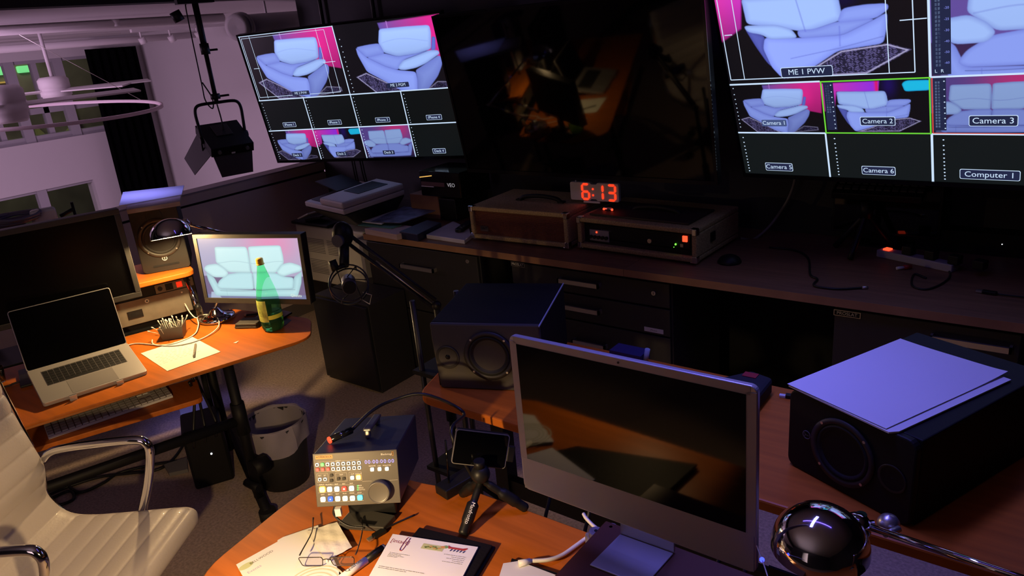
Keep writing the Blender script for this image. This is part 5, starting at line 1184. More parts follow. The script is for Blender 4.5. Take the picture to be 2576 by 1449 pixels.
# right loudspeaker with paper
a2, b2 = oz(1985, 975, 1.02), oz(2307, 1117, 1.02); rz2 = math.atan2(b2.y-a2.y, b2.x-a2.x); w2_ = (b2-a2).length
t = thing('studio_monitor', 'large black loudspeaker under white paper at the right edge of the near desk', 'loudspeaker', (a2.x, a2.y, SZ+.001), rz=rz2)
h2_ = 1.02-SZ-.002
part('cabinet', MB().m(M_vinyl).box(0, .02, 0, w2_, .47, h2_), t, bevel=.003)
part('baffle', MB().m(mat('speaker_baffle_dark', (.010, .010, .010), .5, spec=.25)).x(T(0, .021, 0) @ FR).prism(rr(0, 0, w2_, h2_, .022), 0, .018), t, bevel=.004)
IM2 = MX[t.name].inverted(); N2 = Vector((math.sin(rz2), -math.cos(rz2), 0))
q = IM2 @ onpl(2029, 1094, a2, N2); q2_ = IM2 @ onpl(2256, 1215, a2, N2)
lg_ = MB().m(mat('dim_logo', (.12, .12, .13), .5)).x(T(q.x, .0005, q.z) @ FR @ RZ(PI/2)); lg_.lathe([(.0085, 0), (.0105, 0), (.0105, .001), (.0085, .001), (.0085, 0)], 24).text('Y', .020, T(0, 0, .001))
part('logo', lg_, t)
part('woofer', cone(MB(), w2_*.47, h2_*.5, .066, .002), t)
part('tweeter', tweeter(MB(), min(q2_.x, w2_-.045), h2_*.48, .030, .002), t)
zt_ = 1.0205
quadprism('paper_stack', [(1984, 969), (2236, 1087), (2262, 1085), (2544, 955), (2266, 855)], zt_+.0, zt_+.0035, M_paper, 'lower sheets jutting out under the top page on the right-hand loudspeaker', 'papers')
pts = [oz(*q_, zt_+.0045) for q_ in ((1980, 967), (2229, 1080), (2535, 941), (2265, 853))]
sh = MB().m(M_paper)
def shf(u, v):
    p_ = pts[0].lerp(pts[1], u).lerp(pts[3].lerp(pts[2], u), v); return p_+Vector((0, 0, .0015+.006*(u*v)**6+.0008*math.sin(u*7)*math.sin(v*5)))
sh.grid(16, 16, shf)
solo('document', sh, 'topmost blank white page glowing blue on the right-hand black loudspeaker', 'document')

# all-in-one computer
t = thing('desktop_computer', 'silver all-in-one desktop computer with dark screen and white chin on the near desk', 'computer', (-.934, 1.121, .843), rot=(math.radians(-1.37), math.radians(-1.3), math.radians(-1.72)))
IW, IH = .547, .380
part('enclosure', MB().m(M_alu).x(T(0, .0135, 0) @ FR).prism(rr(0, 0, IW, IH, .014, 6), 0, .0125), t, bevel=.002)
chin = MB().m(mat('pale_chin_glass', (.50, .48, .49), .28)).x(T(0, .0012, 0) @ FR).prism(rr(0.002, .002, IW-.002, .088, .012, 6), 0, .0006)
M_bz = mat('pale_bezel_glass', (.40, .385, .40), .4)
bzz = MB().m(M_bz)
for q_ in ((.001, .08, .020, IH-.012), (IW-.020, .08, IW-.001, IH-.012), (.012, IH-.018, IW-.012, IH-.001)): bzz.box(q_[0], 0, q_[1], q_[2], .0012, q_[3])
part('bezel', bzz, t)
part('chin', MB().m(M_bz).box(.004, -.0004, .004, IW-.004, .001, .084), t)
part('screen', MB().m(mat('computer_screen_glass', (.0012, .0012, .0015), .05, spec=.36)).box(.0195, -.0006, .084, IW-.0195, .0006, IH-.0175), t)
part('webcam', MB().m(M_blk).cyl((IW*.5, -.0012, IH-.0095), (IW*.5, 0, IH-.0095), .0022, n=12), t)
RT = .762
IMi = MX[t.name].inverted()
fq = [oz(*q_, RT+.004) for q_ in ((1492, 1412), (1560, 1344), (1694, 1392))]
fl, fb, fr_ = fq; w1v = (fr_-fb); near = [fl, fl+w1v]
ft = MB().m(M_alu).prism([(p_.x, p_.y) for p_ in (fb, fb+(fl-fb)*1.12, fr_+(fl-fb)*1.12, fr_)], RT+.0005, RT+.005)
wp('stand_foot', ft, t, .0015)
nk = MB().m(M_alu); e0 = fb+Vector((0, .002, 0)); e1 = fr_+Vector((0, .002, 0))
nk.add([tuple(e0), tuple(e1), (e1.x, e1.y+.01, .95), (e0.x, e0.y+.01, .95), (e0.x, e0.y+.006, RT+.004), (e1.x, e1.y+.006, RT+.004), (e1.x, e1.y+.016, .95), (e0.x, e0.y+.016, .95)], [(0, 1, 2, 3), (4, 7, 6, 5), (0, 4, 5, 1), (1, 5, 6, 2), (2, 6, 7, 3), (3, 7, 4, 0)])
wp('stand_neck', nk, t)
ra, rb = oz(1441, 1398, RT), oz(1530, 1332, RT)
t = thing('riser_box', 'low dark brown wooden riser box under the silver computer foot', 'riser', (ra.x, .82, DZ+.001))
part('box', MB().m(mat('reddish_riser_wood', (.11, .035, .018), .45)).box(0, .0, 0, .42, .385, RT-DZ-.001), t, bevel=.003)

# video deck with lit buttons
k_ = .93
t = thing('video_deck', 'boxy broadcast recorder with lit buttons and jog wheel tilted up on its cradle', 'recorder', (-1.345, .844, .815), rot=(math.radians(-14.17), math.radians(1.65), math.radians(37.36)))
DW, DH, DD = .200, .130, .315
part('chassis', MB().m(mat('graphite_chassis', (.035, .035, .042), .42)).box(.001, .004, .001, DW-.001, DD, DH-.001), t, bevel=.003)
part('front_panel', MB().m(mat('graphite_panel', (.075, .068, .058), .45)).box(0, 0, 0, DW, .004, DH), t, bevel=.0015)
src = np.array([(35, 195), (1865, 75), (1965, 1220), (135, 1335)], float); dst = np.array([(0, 1), (1, 1), (1, 0), (0, 0)], float)
A_ = []; b_ = []
for (x_, y_), (u2, v2) in zip(src, dst): A_ += [[x_, y_, 1, 0, 0, 0, -u2*x_, -u2*y_], [0, 0, 0, x_, y_, 1, -v2*x_, -v2*y_]]; b_ += [u2, v2]
Hm = np.append(np.linalg.solve(np.array(A_), np.array(b_)), 1).reshape(3, 3)
def fp_(x, y):
    q_ = Hm @ np.array([x, y, 1]); return q_[0]/q_[2]*DW, q_[1]/q_[2]*DH
E_w = mat('button_white', (.8, .8, .7), .4, emit=S(245, 245, 215), es=.9)
E_ring = mat('button_ring_white', (.6, .6, .6), .4, emit=S(215, 220, 215), es=.8)
E_gr = mat('button_green', (.1, .6, .2), .4, emit=S(40, 200, 80), es=1)
E_rd = mat('button_red', (.6, .05, .05), .4, emit=S(225, 25, 25), es=1)
E_rr = mat('button_ring_red', (.6, .05, .05), .4, emit=S(255, 90, 90), es=1)
E_am = mat('button_amber', (.9, .6, .2), .4, emit=S(255, 245, 190), es=1.1)
E_am2 = mat('amber_glow_ring', (.7, .35, .05), .4, emit=S(230, 140, 20), es=1)
E_bl = mat('button_blue', (.02, .1, .5), .4, emit=S(15, 75, 190), es=1)
E_cy = mat('button_cyan', (.1, .6, .7), .4, emit=S(50, 215, 230), es=1)
M_silk = mat('silk_screen_grey', (.42, .40, .36), .5)
def sq(mb, m, cx, cy, s_, y0=-.004, r_=.25, sx=None):
    x_, z_ = fp_(cx, cy); hx = (sx or s_)/2; hz = s_/2
    mb.m(m).x(T(x_, 0, z_) @ FR).prism(rr(-hx, -hz, hx, hz, s_*r_), 0, -y0); mb.x(Matrix())
def button(cx, cy, s_, m, name='button', inner=None, glow=None):
    b = MB()
    if glow: sq(b, glow, cx, cy, s_*1.30, -.0006)
    sq(b, m, cx, cy, s_, -.003)
    if inner: sq(b, inner, cx, cy, s_*.55, -.0033)
    return part(name, b, t)
for i in range(9):
    x1_, y1_ = 143+i*113.5, 420-i*6.6; x2_, y2_ = 152+i*113.5, 525-i*6.8
    button(x1_, y1_, .0078, E_gr if i == 1 else E_ring, inner=(None if i == 1 else M_blk))
    button(x2_, y2_, .0078, E_rd if i < 3 else E_ring, inner=E_rr if i < 3 else M_blk)
for x_, y_ in ((1338, 505), (1498, 495), (1657, 488), (905, 688)): button(x_, y_, .0088, E_w)
button(1040, 678, .0100, E_am, glow=E_am2)
for x_, y_ in ((203, 732), (318, 725)): button(x_, y_, .0075, E_ring, inner=M_blk)
for x_, y_ in ((455, 642), (455, 753), (607, 712), (722, 708)): button(x_, y_, .0070, M_blk)
button(255, 948, .0120, E_am, glow=E_am2)
for x_, y_, m_ in ((415, 940, E_w), (573, 932, E_w), (730, 926, E_rd), (892, 915, E_w), (272, 1157, E_w), (592, 1140, E_w), (752, 1133, E_w), (912, 1127, E_w)): button(x_, y_, .0118, m_)
button(432, 1147, .0122, E_bl); button(1075, 1112, .0125, E_cy)
sk = MB()
def line(x0, y0, x1, y1, w=.0006, m=M_silk):
    p0_, p1_ = fp_(x0, y0), fp_(x1, y1); d_ = Vector((p1_[0]-p0_[0], p1_[1]-p0_[1])); n_ = Vector((-d_.y, d_.x)).normalized()*w/2
    sk.m(m).add([(p0_[0]+n_.x, -.0004, p0_[1]+n_.y), (p1_[0]+n_.x, -.0004, p1_[1]+n_.y), (p1_[0]-n_.x, -.0004, p1_[1]-n_.y), (p0_[0]-n_.x, -.0004, p0_[1]-n_.y)], [(0, 1, 2, 3)], False)
for L_ in (((140, 368), (1055, 308)), ((165, 578), (1075, 518)), ((1120, 770), (1325, 757)), ((1715, 738), (1895, 722)), ((135, 855), (950, 840)), ((165, 1025), (965, 975)), ((210, 1225), (1155, 1178)), ((950, 1045), (1150, 1035))): line(*L_[0], *L_[1])
for R_ in ((132, 615, 372, 605, 388, 790, 148, 800), (540, 595, 780, 583, 795, 765, 553, 778), (832, 575, 1100, 562, 1115, 745, 845, 755)):
    for k in range(4): line(R_[2*k], R_[2*k+1], R_[(2*k+2) % 8], R_[(2*k+3) % 8])
def tx(s_, cx, cy, h, m=M_print):
    x_, z_ = fp_(cx, cy); sk.m(m).x(T(x_, -.0006, z_) @ FR).text(s_, h); sk.x(Matrix())
for s_, x_, y_ in (('INPUT', 595, 337), ('RECORD', 600, 548), ('REMOTE', 1333, 435), ('LOC', 1490, 430), ('MONITOR', 1655, 418), ('CLIP', 905, 612), ('DISPLAY', 1035, 604), ('REC', 200, 655), ('SET', 312, 650), ('DISP', 665, 628), ('INPUT', 243, 848), ('PLAYALL', 402, 843), ('SKIP', 560, 832), ('REC', 720, 824), ('SKIP', 882, 813), ('EXIT', 262, 1060), ('EJECT', 425, 1050), ('REW', 582, 1043), ('PLAY', 742, 1032), ('FFWD', 900, 1022), ('STOP', 1062, 1012), ('REM', 1075, 858), ('SERVO', 1090, 905), ('SHUTTLE', 1105, 945)): tx(s_, x_, y_, .0042)
for s_, x_, y_ in (('<<', 592, 1140), ('>', 752, 1133), ('>>', 912, 1127), ('<', 573, 932), ('>', 892, 915)):
    xx, z_ = fp_(x_, y_); sk.m(M_blk).x(T(xx, -.0034, z_) @ FR).text(s_, .007); sk.x(Matrix())
xx, z_ = fp_(730, 926); sk.m(E_w).x(T(xx, -.0034, z_) @ FR).disc(.0022, 0, 12); xx, z_ = fp_(432, 1150); sk.x(T(xx, -.0034, z_) @ FR).flat([(-.002, -.001), (.002, -.001), (0, .002)]); sk.x(Matrix())
tx('Blackmagic', 1650, 178, .0065); part('panel_print', sk, t)
lb = MB(); x_, z_ = fp_(288, 257); lb.m(mat('orange_label', (.45, .24, .06), .5)).x(T(x_, 0, z_) @ FR).prism(rr(-.0205, -.0045, .0205, .0045, .0008), 0, .0005).m(M_ink).text('HYPERDECK', .0068, T(0, 0, .0007)); 
part('model_label', lb, t)
x_, z_ = fp_(1775, 165); part('maker_badge', MB().m(mat('orange_label', (.45, .24, .06), .5)).box(x_-.0022, -.0005, z_-.005, x_+.0022, 0, z_+.005).m(M_blk).box(x_-.0012, -.0007, z_-.0038, x_+.0012, -.0005, z_-.0015).box(x_-.0012, -.0007, z_-.0008, x_+.0012, -.0005, z_+.0012).box(x_-.0012, -.0007, z_+.0018, x_+.0012, -.0005, z_+.0038), t)
gl = MB()
for y_ in (862, 905, 948): sq(gl, E_gr, 1025, y_, .0028, -.0008, sx=.0038)
part('indicator_lights', gl, t)
tcx = MB().m(mat('timecode_blue', (.2, .2, .8), .4, emit=S(150, 150, 255), es=1.1))
for i, (x_, y_) in enumerate(((1200, 355), (1268, 352), (1370, 345), (1440, 342), (1538, 335), (1612, 332), (1710, 328), (1783, 322))):
    xx, z_ = fp_(x_, y_); tcx.x(T(xx, -.0008, z_) @ FR @ Matrix.Shear('XY', 4, (.12, 0))).text('0', .0125)
tcx.x(Matrix())
for x_, y_ in ((1320, 348), (1490, 338), (1662, 328)):
    xx, z_ = fp_(x_, y_); tcx.x(T(xx, -.0008, z_) @ FR).text(':', .009)
tcx.x(Matrix()); part('timecode_display', tcx, t)
xx, z_ = fp_(1505, 950)
part('jog_wheel', MB().m(mat('knob_grey', (.10, .095, .085), .32)).x(T(xx, -.0, z_) @ RX(PI/2)).lathe([(.026, 0), (.0265, .010), (.0262, .018), (.0245, .020), (.0235, .0188), (.021, .0182), (0, .0182)], 56), t)
hn = MB().m(mat('handle_grey', (.20, .19, .18), .35, .6)).box(DW*.52, .10, DH, DW*.58, .12, DH+.022).box(DW*.50, .10, DH+.018, DW*.60, .24, DH+.026).box(DW*.52, .22, DH, DW*.58, .24, DH+.022)
part('top_handle', hn, t, bevel=.003)
VM = MX[t.name]
cr = thing('deck_cradle', 'black angled cradle holding up the broadcast recorder on the near desk', 'stand', (-1.35, 1.0, DZ+.001), rz=math.radians(37.4))
c_ = MB().m(M_blk)
a = VM @ Vector((.04, .11, -.002)); b = VM @ Vector((.16, .11, -.002)); c2 = VM @ Vector((.16, .26, -.002)); d2_ = VM @ Vector((.04, .26, -.002))
c_.add([tuple(a), tuple(b), tuple(c2), tuple(d2_), (a.x, a.y, DZ+.001), (b.x, b.y, DZ+.001), (c2.x, c2.y, DZ+.001), (d2_.x, d2_.y, DZ+.001)], [(0, 1, 2, 3), (4, 7, 6, 5), (0, 4, 5, 1), (1, 5, 6, 2), (2, 6, 7, 3), (3, 7, 4, 0)])
wp('wedge', c_, cr, .003)
f1, f2 = oz(850, 1322, DZ+.012), oz(965, 1330, DZ+.012)
bp_ = [(f1.x, f1.y), (f2.x, f2.y), (f2.x-.01, f2.y+.05), (f1.x-.02, f1.y+.07)]
wp('base_plate', MB().m(mat('cradle_grey', (.05, .048, .045), .4)).prism(bp_, DZ+.001, DZ+.016), cr, .002)
a, b = orr(850, 1272, 1.66), orr(846, 1290, 1.62)
q_ = VM @ Vector((.045, .004, -.004))
solo('cable_adapter', MB().m(M_white).x(T(q_.x, q_.y, q_.z-.03) @ RZ(math.radians(37))).box(-.004, -.006, .008, .010, .006, .028).x(Matrix()).m(M_cable).tube([(q_.x-.02, q_.y+.01, q_.z-.01), (q_.x-.03, q_.y+.01, q_.z-.04), (q_.x, q_.y+.02, q_.z-.065), (q_.x+.04, q_.y+.04, q_.z-.07)], .003, 6), 'white plug hanging under the broadcast recorder front', 'plug')
# gooseneck torch over the recorder
h1 = VM @ Vector((DW*.34, .115, DH+.020)); h0 = VM @ Vector((DW*.12, .075, DH+.010))
tip, mid = h0, h1
g = thing('gooseneck_lamp', 'black gooseneck lamp with glowing red tip lying over the recorder handle', 'lamp', tuple(mid))
wp('barrel', MB().m(M_blkg).cyl(tip, mid, .009, n=16).m(M_chr).cyl(tip+(mid-tip)*.45, tip+(mid-tip)*.5, .0095), g)
wp('red_tip', MB().m(M_ledr).cyl(tip-(mid-tip).normalized()*.004, tip+(mid-tip).normalized()*.004, .0085, n=16), g)
e2 = VM @ Vector((DW*.75, .26, DH+.055)); r5 = oz(1135, 1090, .90)
wp('neck', MB().m(M_cable).tube([tuple(mid), tuple((mid+e2)/2+Vector((0, 0, .012))), tuple(e2), tuple(e2+Vector((.06, .06, .005))), tuple(e2+Vector((.14, .12, -.06))), tuple(r5), (r5.x+.02, r5.y+.05, .72)], .0045, 8), g)

# small field monitor on table tripod
hub = oz(1208, 1185, .825)
t = thing('table_tripod', 'black table tripod with white maker lettering, holding the small field monitor', 'tripod', (hub.x, hub.y, DZ))
fA, fB, fC = oz(1164, 1345, DZ+.008), oz(1163, 1242, DZ+.008), oz(1325, 1280, DZ+.008)
for i, F_ in enumerate((fA, fB, fC)):
    hb = hub+Vector((0, 0, -.025)); d_ = F_-hb
    lg = MB().m(M_blk).tube([tuple(hb), tuple(hb+d_*.18), tuple(hb+d_*.45), tuple(hb+d_*.8), tuple(F_)], [.008, .010, .0145, .012, .009] if i else [.008, .009, .0150, .0125, .0095], 12, 6)
    lo_ = wp('leg', lg, t)
    if i == 0:
        c0 = hb+d_*.62; ax = d_.normalized(); toC = (CAMP-c0).normalized(); nn = (toC-ax*toC.dot(ax)).normalized(); yy = nn.cross(ax)
        Mt = Matrix(((ax.x, yy.x, nn.x, c0.x+nn.x*.0155), (ax.y, yy.y, nn.y, c0.y+nn.y*.0155), (ax.z, yy.z, nn.z, c0.z+nn.z*.0155), (0, 0, 0, 1)))
        part('lettering', MB().m(M_print).x(MX[t.name].inverted() @ Mt).text('Manfrotto', .013), lo_)
wp('ball_head', MB().m(M_blk).sph(tuple(hub+Vector((0, 0, -.008))), .024, 20).m(M_steel).sph(tuple(hub+Vector((0, 0, .014))), .010, 12).m(M_blk).cyl(hub+Vector((0, 0, .012)), hub+Vector((0, 0, .030)), .014), t)
rg = (hub-CAMP).length+.01
c00, c10, c01 = orr(1134, 1166, rg), orr(1270, 1181, rg+.02), orr(1129, 1084, rg-.02)
xr = (c10-c00); fw = xr.length; yaw_ = math.atan2(xr.y, xr.x)
t = thing('field_monitor', 'small dark field monitor with thin pale rim on the table tripod', 'monitor', tuple(c00), rot=(math.radians(-14), -math.asin(xr.z/fw), yaw_))
fh = .088
part('body', MB().m(M_blk).x(T(0, .003, 0) @ FR).prism(rr(0, 0, fw, fh, .008), -.016, 0), t, bevel=.002)
part('rim', MB().m(mat('rim_grey', (.16, .155, .16), .4)).x(T(0, .0022, 0) @ FR).prism(rr(0, 0, fw, fh, .008), 0, .001), t)
part('screen', MB().m(M_glass2).x(T(0, .001, 0) @ FR).prism(rr(.0025, .0025, fw-.0025, fh-.0025, .006), 0, .0012), t)
part('side_connector', MB().m(M_blk).box(fw, .0, .02, fw+.018, .012, .06), t, bevel=.002)
ra_, rb_ = oz(1122, 1236, DZ+.03), oz(1175, 1205, DZ+.03)
t = thing('wireless_receiver', 'small black receiver block with thin antennas behind the table tripod', 'receiver', (ra_.x, ra_.y, DZ+.001), rz=math.atan2(rb_.y-ra_.y, rb_.x-ra_.x))
part('body', MB().m(M_blk).box(0, 0, 0, .13, .05, .028), t, bevel=.003)
for x_ in (.03, .10): part('antenna', MB().m(M_blkg).cyl((x_, .025, .028), (x_+.01, .03, .15), .003, n=8), t)

# papers, glasses, pens
z0 = DZ+.001
def paper_poly(name, pts, z, th, m, label, cat, rzp):
    P = [oz(x, y, z+th) for x, y in pts]; c = P[0]
    t = thing(name, label, cat, (c.x, c.y, z), rz=rzp)
    part('sheet', MB().m(m).x(RZ(-rzp)).prism([((q-c).x, (q-c).y) for q in P], 0, th), t, bevel=0)
    return t, c
def dirz(p, q, z):
    a, b = oz(*p, z), oz(*q, z); return math.atan2(b.y-a.y, b.x-a.x)
rB = dirz((594, 1421), (699, 1360), z0)
solo('notepad', MB().m(M_ink).prism([(q.x, q.y) for q in (oz(x, y, z0+.006) for x, y in ((598, 1424), (792, 1329), (856, 1439), (850, 1520), (655, 1520)))], z0, z0+.006), 'dark backed pad under the letterhead sheet on the near desk', 'notepad')
quadprism('document', [(698, 1359), (712, 1351), (800, 1321), (850, 1430), (700, 1440)], z0+.0065, z0+.0075, M_paper, 'white sheet peeping out behind the Bellwood letterhead page', 'document')
tb, cb_ = paper_poly('letterhead_sheet', ((594, 1420), (699, 1362), (788, 1326), (853, 1437), (848, 1520), (650, 1520)), z0+.008, .0008, M_paper, 'Bellwood letterhead sheet lying under the reading glasses', 'paper', rB)
Ib = MX[tb.name].inverted()
q = Ib @ oz(658, 1402, z0+.009); q2_ = Ib @ oz(619, 1424, z0+.009); q3 = Ib @ oz(640, 1432, z0+.009)
part('letterhead_print', MB().m(M_inkg).x(T(q.x, q.y, .0011)).text('BELLWOOD', .011).x(Matrix()).m(mat('pale_olive_logo', (.55, .60, .33), .8)).x(T(q2_.x, q2_.y, .0011)).flat([(.018*math.cos(a*PI/12), .010*math.sin(a*PI/12)) for a in range(24)]).x(Matrix()).m(mat('lilac_ink', (.42, .38, .62), .8)).x(T(q3.x, q3.y, .0011)).text('Events', .013).x(Matrix()), tb)
c3 = Ib @ oz(790, 1475, z0+.009); cp = MB().m(mat('pale_ring_print', (.60, .60, .46), .8))
for r_ in (.03, .042, .054, .064): cp.x(T(c3.x, c3.y, .0012)).lathe([(r_, 0), (r_+.004, 0)], 40, False)
part('watermark_rings', cp.x(Matrix()), tb)
nq = [oz(*q_, z0+.012) for q_ in ((770, 1338), (848, 1314), (886, 1378), (822, 1412))]
npk = MB().m(M_paperc).grid(14, 14, lambda u, v: nq[3].lerp(nq[2], u).lerp(nq[0].lerp(nq[1], u), v)+Vector((0, 0, .0016+.0010*math.sin(u*13+v*5)*math.cos(v*9-u*4))))
solo('napkin', npk, 'creased white paper napkin behind the reading glasses', 'napkin')
# glasses
zl = z0+.012
Lh, Rh = oz(752, 1400, zl+.028), oz(893, 1398, zl+.028); gy = math.atan2(Rh.y-Lh.y, Rh.x-Lh.x); gw = (Rh-Lh).length
t = thing('glasses', 'reading glasses with thin dark frame resting open on the papers', 'glasses', (Lh.x, Lh.y, zl), rz=gy)
Ig = MX[t.name].inverted(); M_gf = mat('bronze_frame', (.05, .04, .04), .25, .6)
def lens(x0, x1):
    return [(x0+.004, .004), (x0+.001, .026), (x0+.003, .031), (x1-.003, .031), (x1-.001, .025), (x1-.006, .004), (x1-.012, .001), (x0+.010, .001)]
GT = RX(math.radians(12))
rims = MB().m(M_gf).x(GT @ FR)
for x0, x1 in ((0, gw*.44), (gw*.56, gw)):
    pl_ = rpoly(lens(x0, x1), .004, 4); rims.tube([(x, y, 0) for x, y in pl_+[pl_[0]]], .0011, 6, 0)
rims.tube([(gw*.44-.001, .022, 0), (gw*.5, .026, .001), (gw*.56+.001, .022, 0)], .0012, 6, 4)
part('frame_front', rims, t)
gls = MB().m(mat('spectacle_lens', (.25, .22, .24), .03, alpha=.10))
for x0, x1 in ((0, gw*.44), (gw*.56, gw)): gls.x(GT @ FR).prism(rpoly(lens(x0, x1), .004, 4), -.0008, .0008)
part('lenses', gls, t)
for sx, (k1, k2) in ((0, ((784, 1339), (788, 1303))), (gw, ((911, 1338), (908, 1303)))):
    a_ = Ig @ oz(*k1, zl+.016); b2_ = Ig @ oz(*k2, zl+.010)
    part('temple', MB().m(M_gf).tube([(sx, 0.004, .028), (sx, .02, .028), tuple(a_), tuple(b2_)], [.0018, .0016, .0016, .0024], 8, 4), t)
for sx in (.44, .56): part('nose_pad', MB().m(mat('clear_pad', (.8, .8, .78), .2)).sph((gw*sx+(.004 if sx < .5 else -.004), .004, .010), .003, 8, 1.8), t)
# usb cable end
a, b = oz(930, 1354, z0+.008), oz(962, 1335, z0+.008); c_ = oz(986, 1321, z0+.006)
t = thing('usb_cable', 'black USB cable end with steel plug pointing at the glasses', 'cable', tuple(a), rz=0)
d_ = (b-a).normalized()
wp('plug_tip', MB().m(M_steel).x(T(a.x, a.y, z0+.003) @ RZ(math.atan2(d_.y, d_.x))).box(-.006, -.006, 0, .010, .006, .0045), t)
wp('plug_body', MB().m(M_blk).x(T(a.x, a.y, z0+.001) @ RZ(math.atan2(d_.y, d_.x))).box(.010, -.008, 0, .045, .008, .010), t, .002)
wp('lead', MB().m(M_cable).tube([tuple(b), tuple(c_), (c_.x+.02, c_.y+.06, z0+.005)], .0025, 6), t)
# marker pen
a, b = oz(962, 1379, z0+.010), oz(862, 1452, z0+.010); d_ = (b-a)
t = thing('marker_pen', 'white Quartet marker with black cap beside the stapled letter', 'marker', tuple(a), rz=0)
wp('cap', MB().m(M_blk).cyl(a+d_*.0, a+d_*.42, .0085, n=18).m(mat('grey_clip', (.25, .24, .22), .4)).cyl(a-d_*.05, a+d_*.03, .0075, n=18).m(M_blk).tube([tuple(a+d_*.08+Vector((0, 0, .009))), tuple(a+d_*.36+Vector((0, 0, .0105)))], .002, 6, 0), t)
wp('barrel', MB().m(M_white).cyl(a+d_*.42, b+d_*.15, .0088, n=18), t)
ax = -d_.normalized(); nz = Vector((0, 0, 1)); yy = nz.cross(ax)
c0 = a+d_*.72+Vector((0, 0, .009))
part('lettering', MB().m(M_ink).x(MX[t.name].inverted() @ Matrix(((ax.x, yy.x, 0, c0.x), (ax.y, yy.y, 0, c0.y), (0, 0, 1, c0.z), (0, 0, 0, 1)))).text('Quartet', .014), t)
# folder and letter
P = [oz(x, y, z0+.012) for x, y in ((1062, 1324), (1246, 1369), (1196, 1452), (1360, 1560), (1100, 1850), (900, 1560), (945, 1449), (1000, 1400))]
for q in P: q.y = max(q.y, .545)
solo('folio', MB().m(mat('black_leather_folio', (.008, .007, .007), .6, bump=(140, .3), spec=.15)).prism([(q.x, q.y) for q in P], z0, z0+.006).prism([(q.x-.004, q.y-.006) for q in P], z0+.0065, z0+.0125), 'thick black folio lying under the stapled letter', 'folder', bevel=.002)
zl2 = z0+.0135
rL = dirz((988, 1343), (1203, 1376), zl2)
tlp = oz(988, 1343, zl2+.003); trp = oz(1203, 1375, zl2+.003); lw = (trp-tlp).length
lv = oz(930, 1446, zl2+.003)
t = thing('letter', 'printed letter with Intact heading and red paper clip on the black folio', 'letter', (tlp.x, tlp.y, zl2), rz=rL)
IL = MX[t.name].inverted(); lb_ = IL @ lv
sk_ = lb_.x/lb_.y
lh = .20
part('pages', MB().m(M_paper).add([(0, 0, 0), (lw, 0, 0), (lw-sk_*lh*.2, -lh, 0), (-sk_*lh, -lh, 0), (0, 0, .003), (lw, 0, .003), (lw-sk_*lh*.2, -lh, .003), (-sk_*lh, -lh, .003)], [(0, 1, 2, 3), (7, 6, 5, 4), (0, 4, 5, 1), (1, 5, 6, 2), (2, 6, 7, 3), (3, 7, 4, 0)]), t)
def lp(x, y): q = IL @ oz(x, y, zl2+.003); return q.x, q.y
pr = MB()
x_, y_ = lp(1007, 1363); k_s = lw/.216
pr.m(mat('maroon_ink', (.30, .05, .07), .7)).x(T(x_, y_, .0034)).text('[intact]', .0165*k_s)
def rows(x0, y0, n, w, gap, align=0, m=M_inkg, h=.0011):
    for i in range(n):
        ww = w*(1, .62, .8, .5, .9)[i % 5]; xx = x0 if align == 0 else x0-ww
        k = xx
        while k < xx+ww: 
            e = min(xx+ww, k+.004+.003*((i*7+int(k*1000)) % 3)); pr.m(m).x(Matrix()).add([(k, y0-i*gap, .0034), (e, y0-i*gap, .0034), (e, y0-i*gap+h, .0034), (k, y0-i*gap+h, .0034)], [(0, 1, 2, 3)]); k = e+.0012
x_, y_ = lp(980, 1390); rows(x_, y_, 4, .052, .0042)
x_, y_ = lp(1172, 1403); rows(x_, y_, 5, .055, .0058, 1)
x_, y_ = lp(953, 1424); rows(x_, y_, 2, .115, .0050, h=.0014)
part('printed_text', pr.x(Matrix()), t)
def patch(px0, py0, px1, py1, cols, seed):
    x0, y0 = lp(px0, py0); x1, y1 = lp(px1, py1); m_ = MB(); r_ = random.Random(seed)
    m_.m(mat('pic_pale_%d' % seed, S(*cols[0]), .7)).add([(x0, y1, .0034), (x1, y1, .0034), (x1, y0, .0034), (x0, y0, .0034)], [(0, 1, 2, 3)])
    return m_, x0, y0, x1, y1
m_, x0, y0, x1, y1 = patch(1066, 1367, 1112, 1388, ((190, 195, 140),), 1)
for k, c in enumerate(((90, 110, 50), (120, 140, 70), (200, 160, 90))):
    for j in range(3): m_.m(mat('pic_ink_%d' % k, S(*c), .7)).x(T(x0+(x1-x0)*(.2+.2*j+.1*k), y1+(y0-y1)*(.35+.12*((j+k) % 3)), .0037+.0001*k)).flat([(.004*math.cos(a)*(1+.4*math.sin(3*a+k)), .0028*math.sin(a)) for a in [i*PI/6 for i in range(12)]])
part('landscape_picture', m_.x(Matrix()), t)
m_ = MB(); x0, y0 = lp(1122, 1372); x1, y1 = lp(1180, 1392)
m_.m(mat('pic_skin', S(205, 150, 90), .7)).x(T(x0-.004, y0-.008, .0036)).flat([(.006*math.cos(a), .004*math.sin(a)) for a in [i*PI/6 for i in range(12)]])
m_.m(mat('pic_red', S(175, 60, 60), .7)).x(T((x0+x1)/2, (y0+y1)/2+.001, .0036) @ RZ(.0)).flat([(-.026, .007), (-.018, .003), (.012, .003), (.022, .007), (.024, .004), (.018, -.003), (-.016, -.003), (-.022, -.004)])
m_.m(mat('pic_navy', S(50, 50, 110), .7)).x(T((x0+x1)/2, (y0+y1)/2-.004, .0038))
for k in range(5): m_.flat([(-.014+.008*k, .001), (-.010+.008*k, .001), (-.013+.008*k, -.006), (-.016+.008*k, -.006)])
m_.m(mat('pic_green', S(120, 160, 100), .7)).x(T(x0+.002, y0-.006, .0035)).flat([(.007*math.cos(a), .005*math.sin(a)) for a in [i*PI/6 for i in range(12)]])
part('red_figure_picture', m_.x(Matrix()), t)
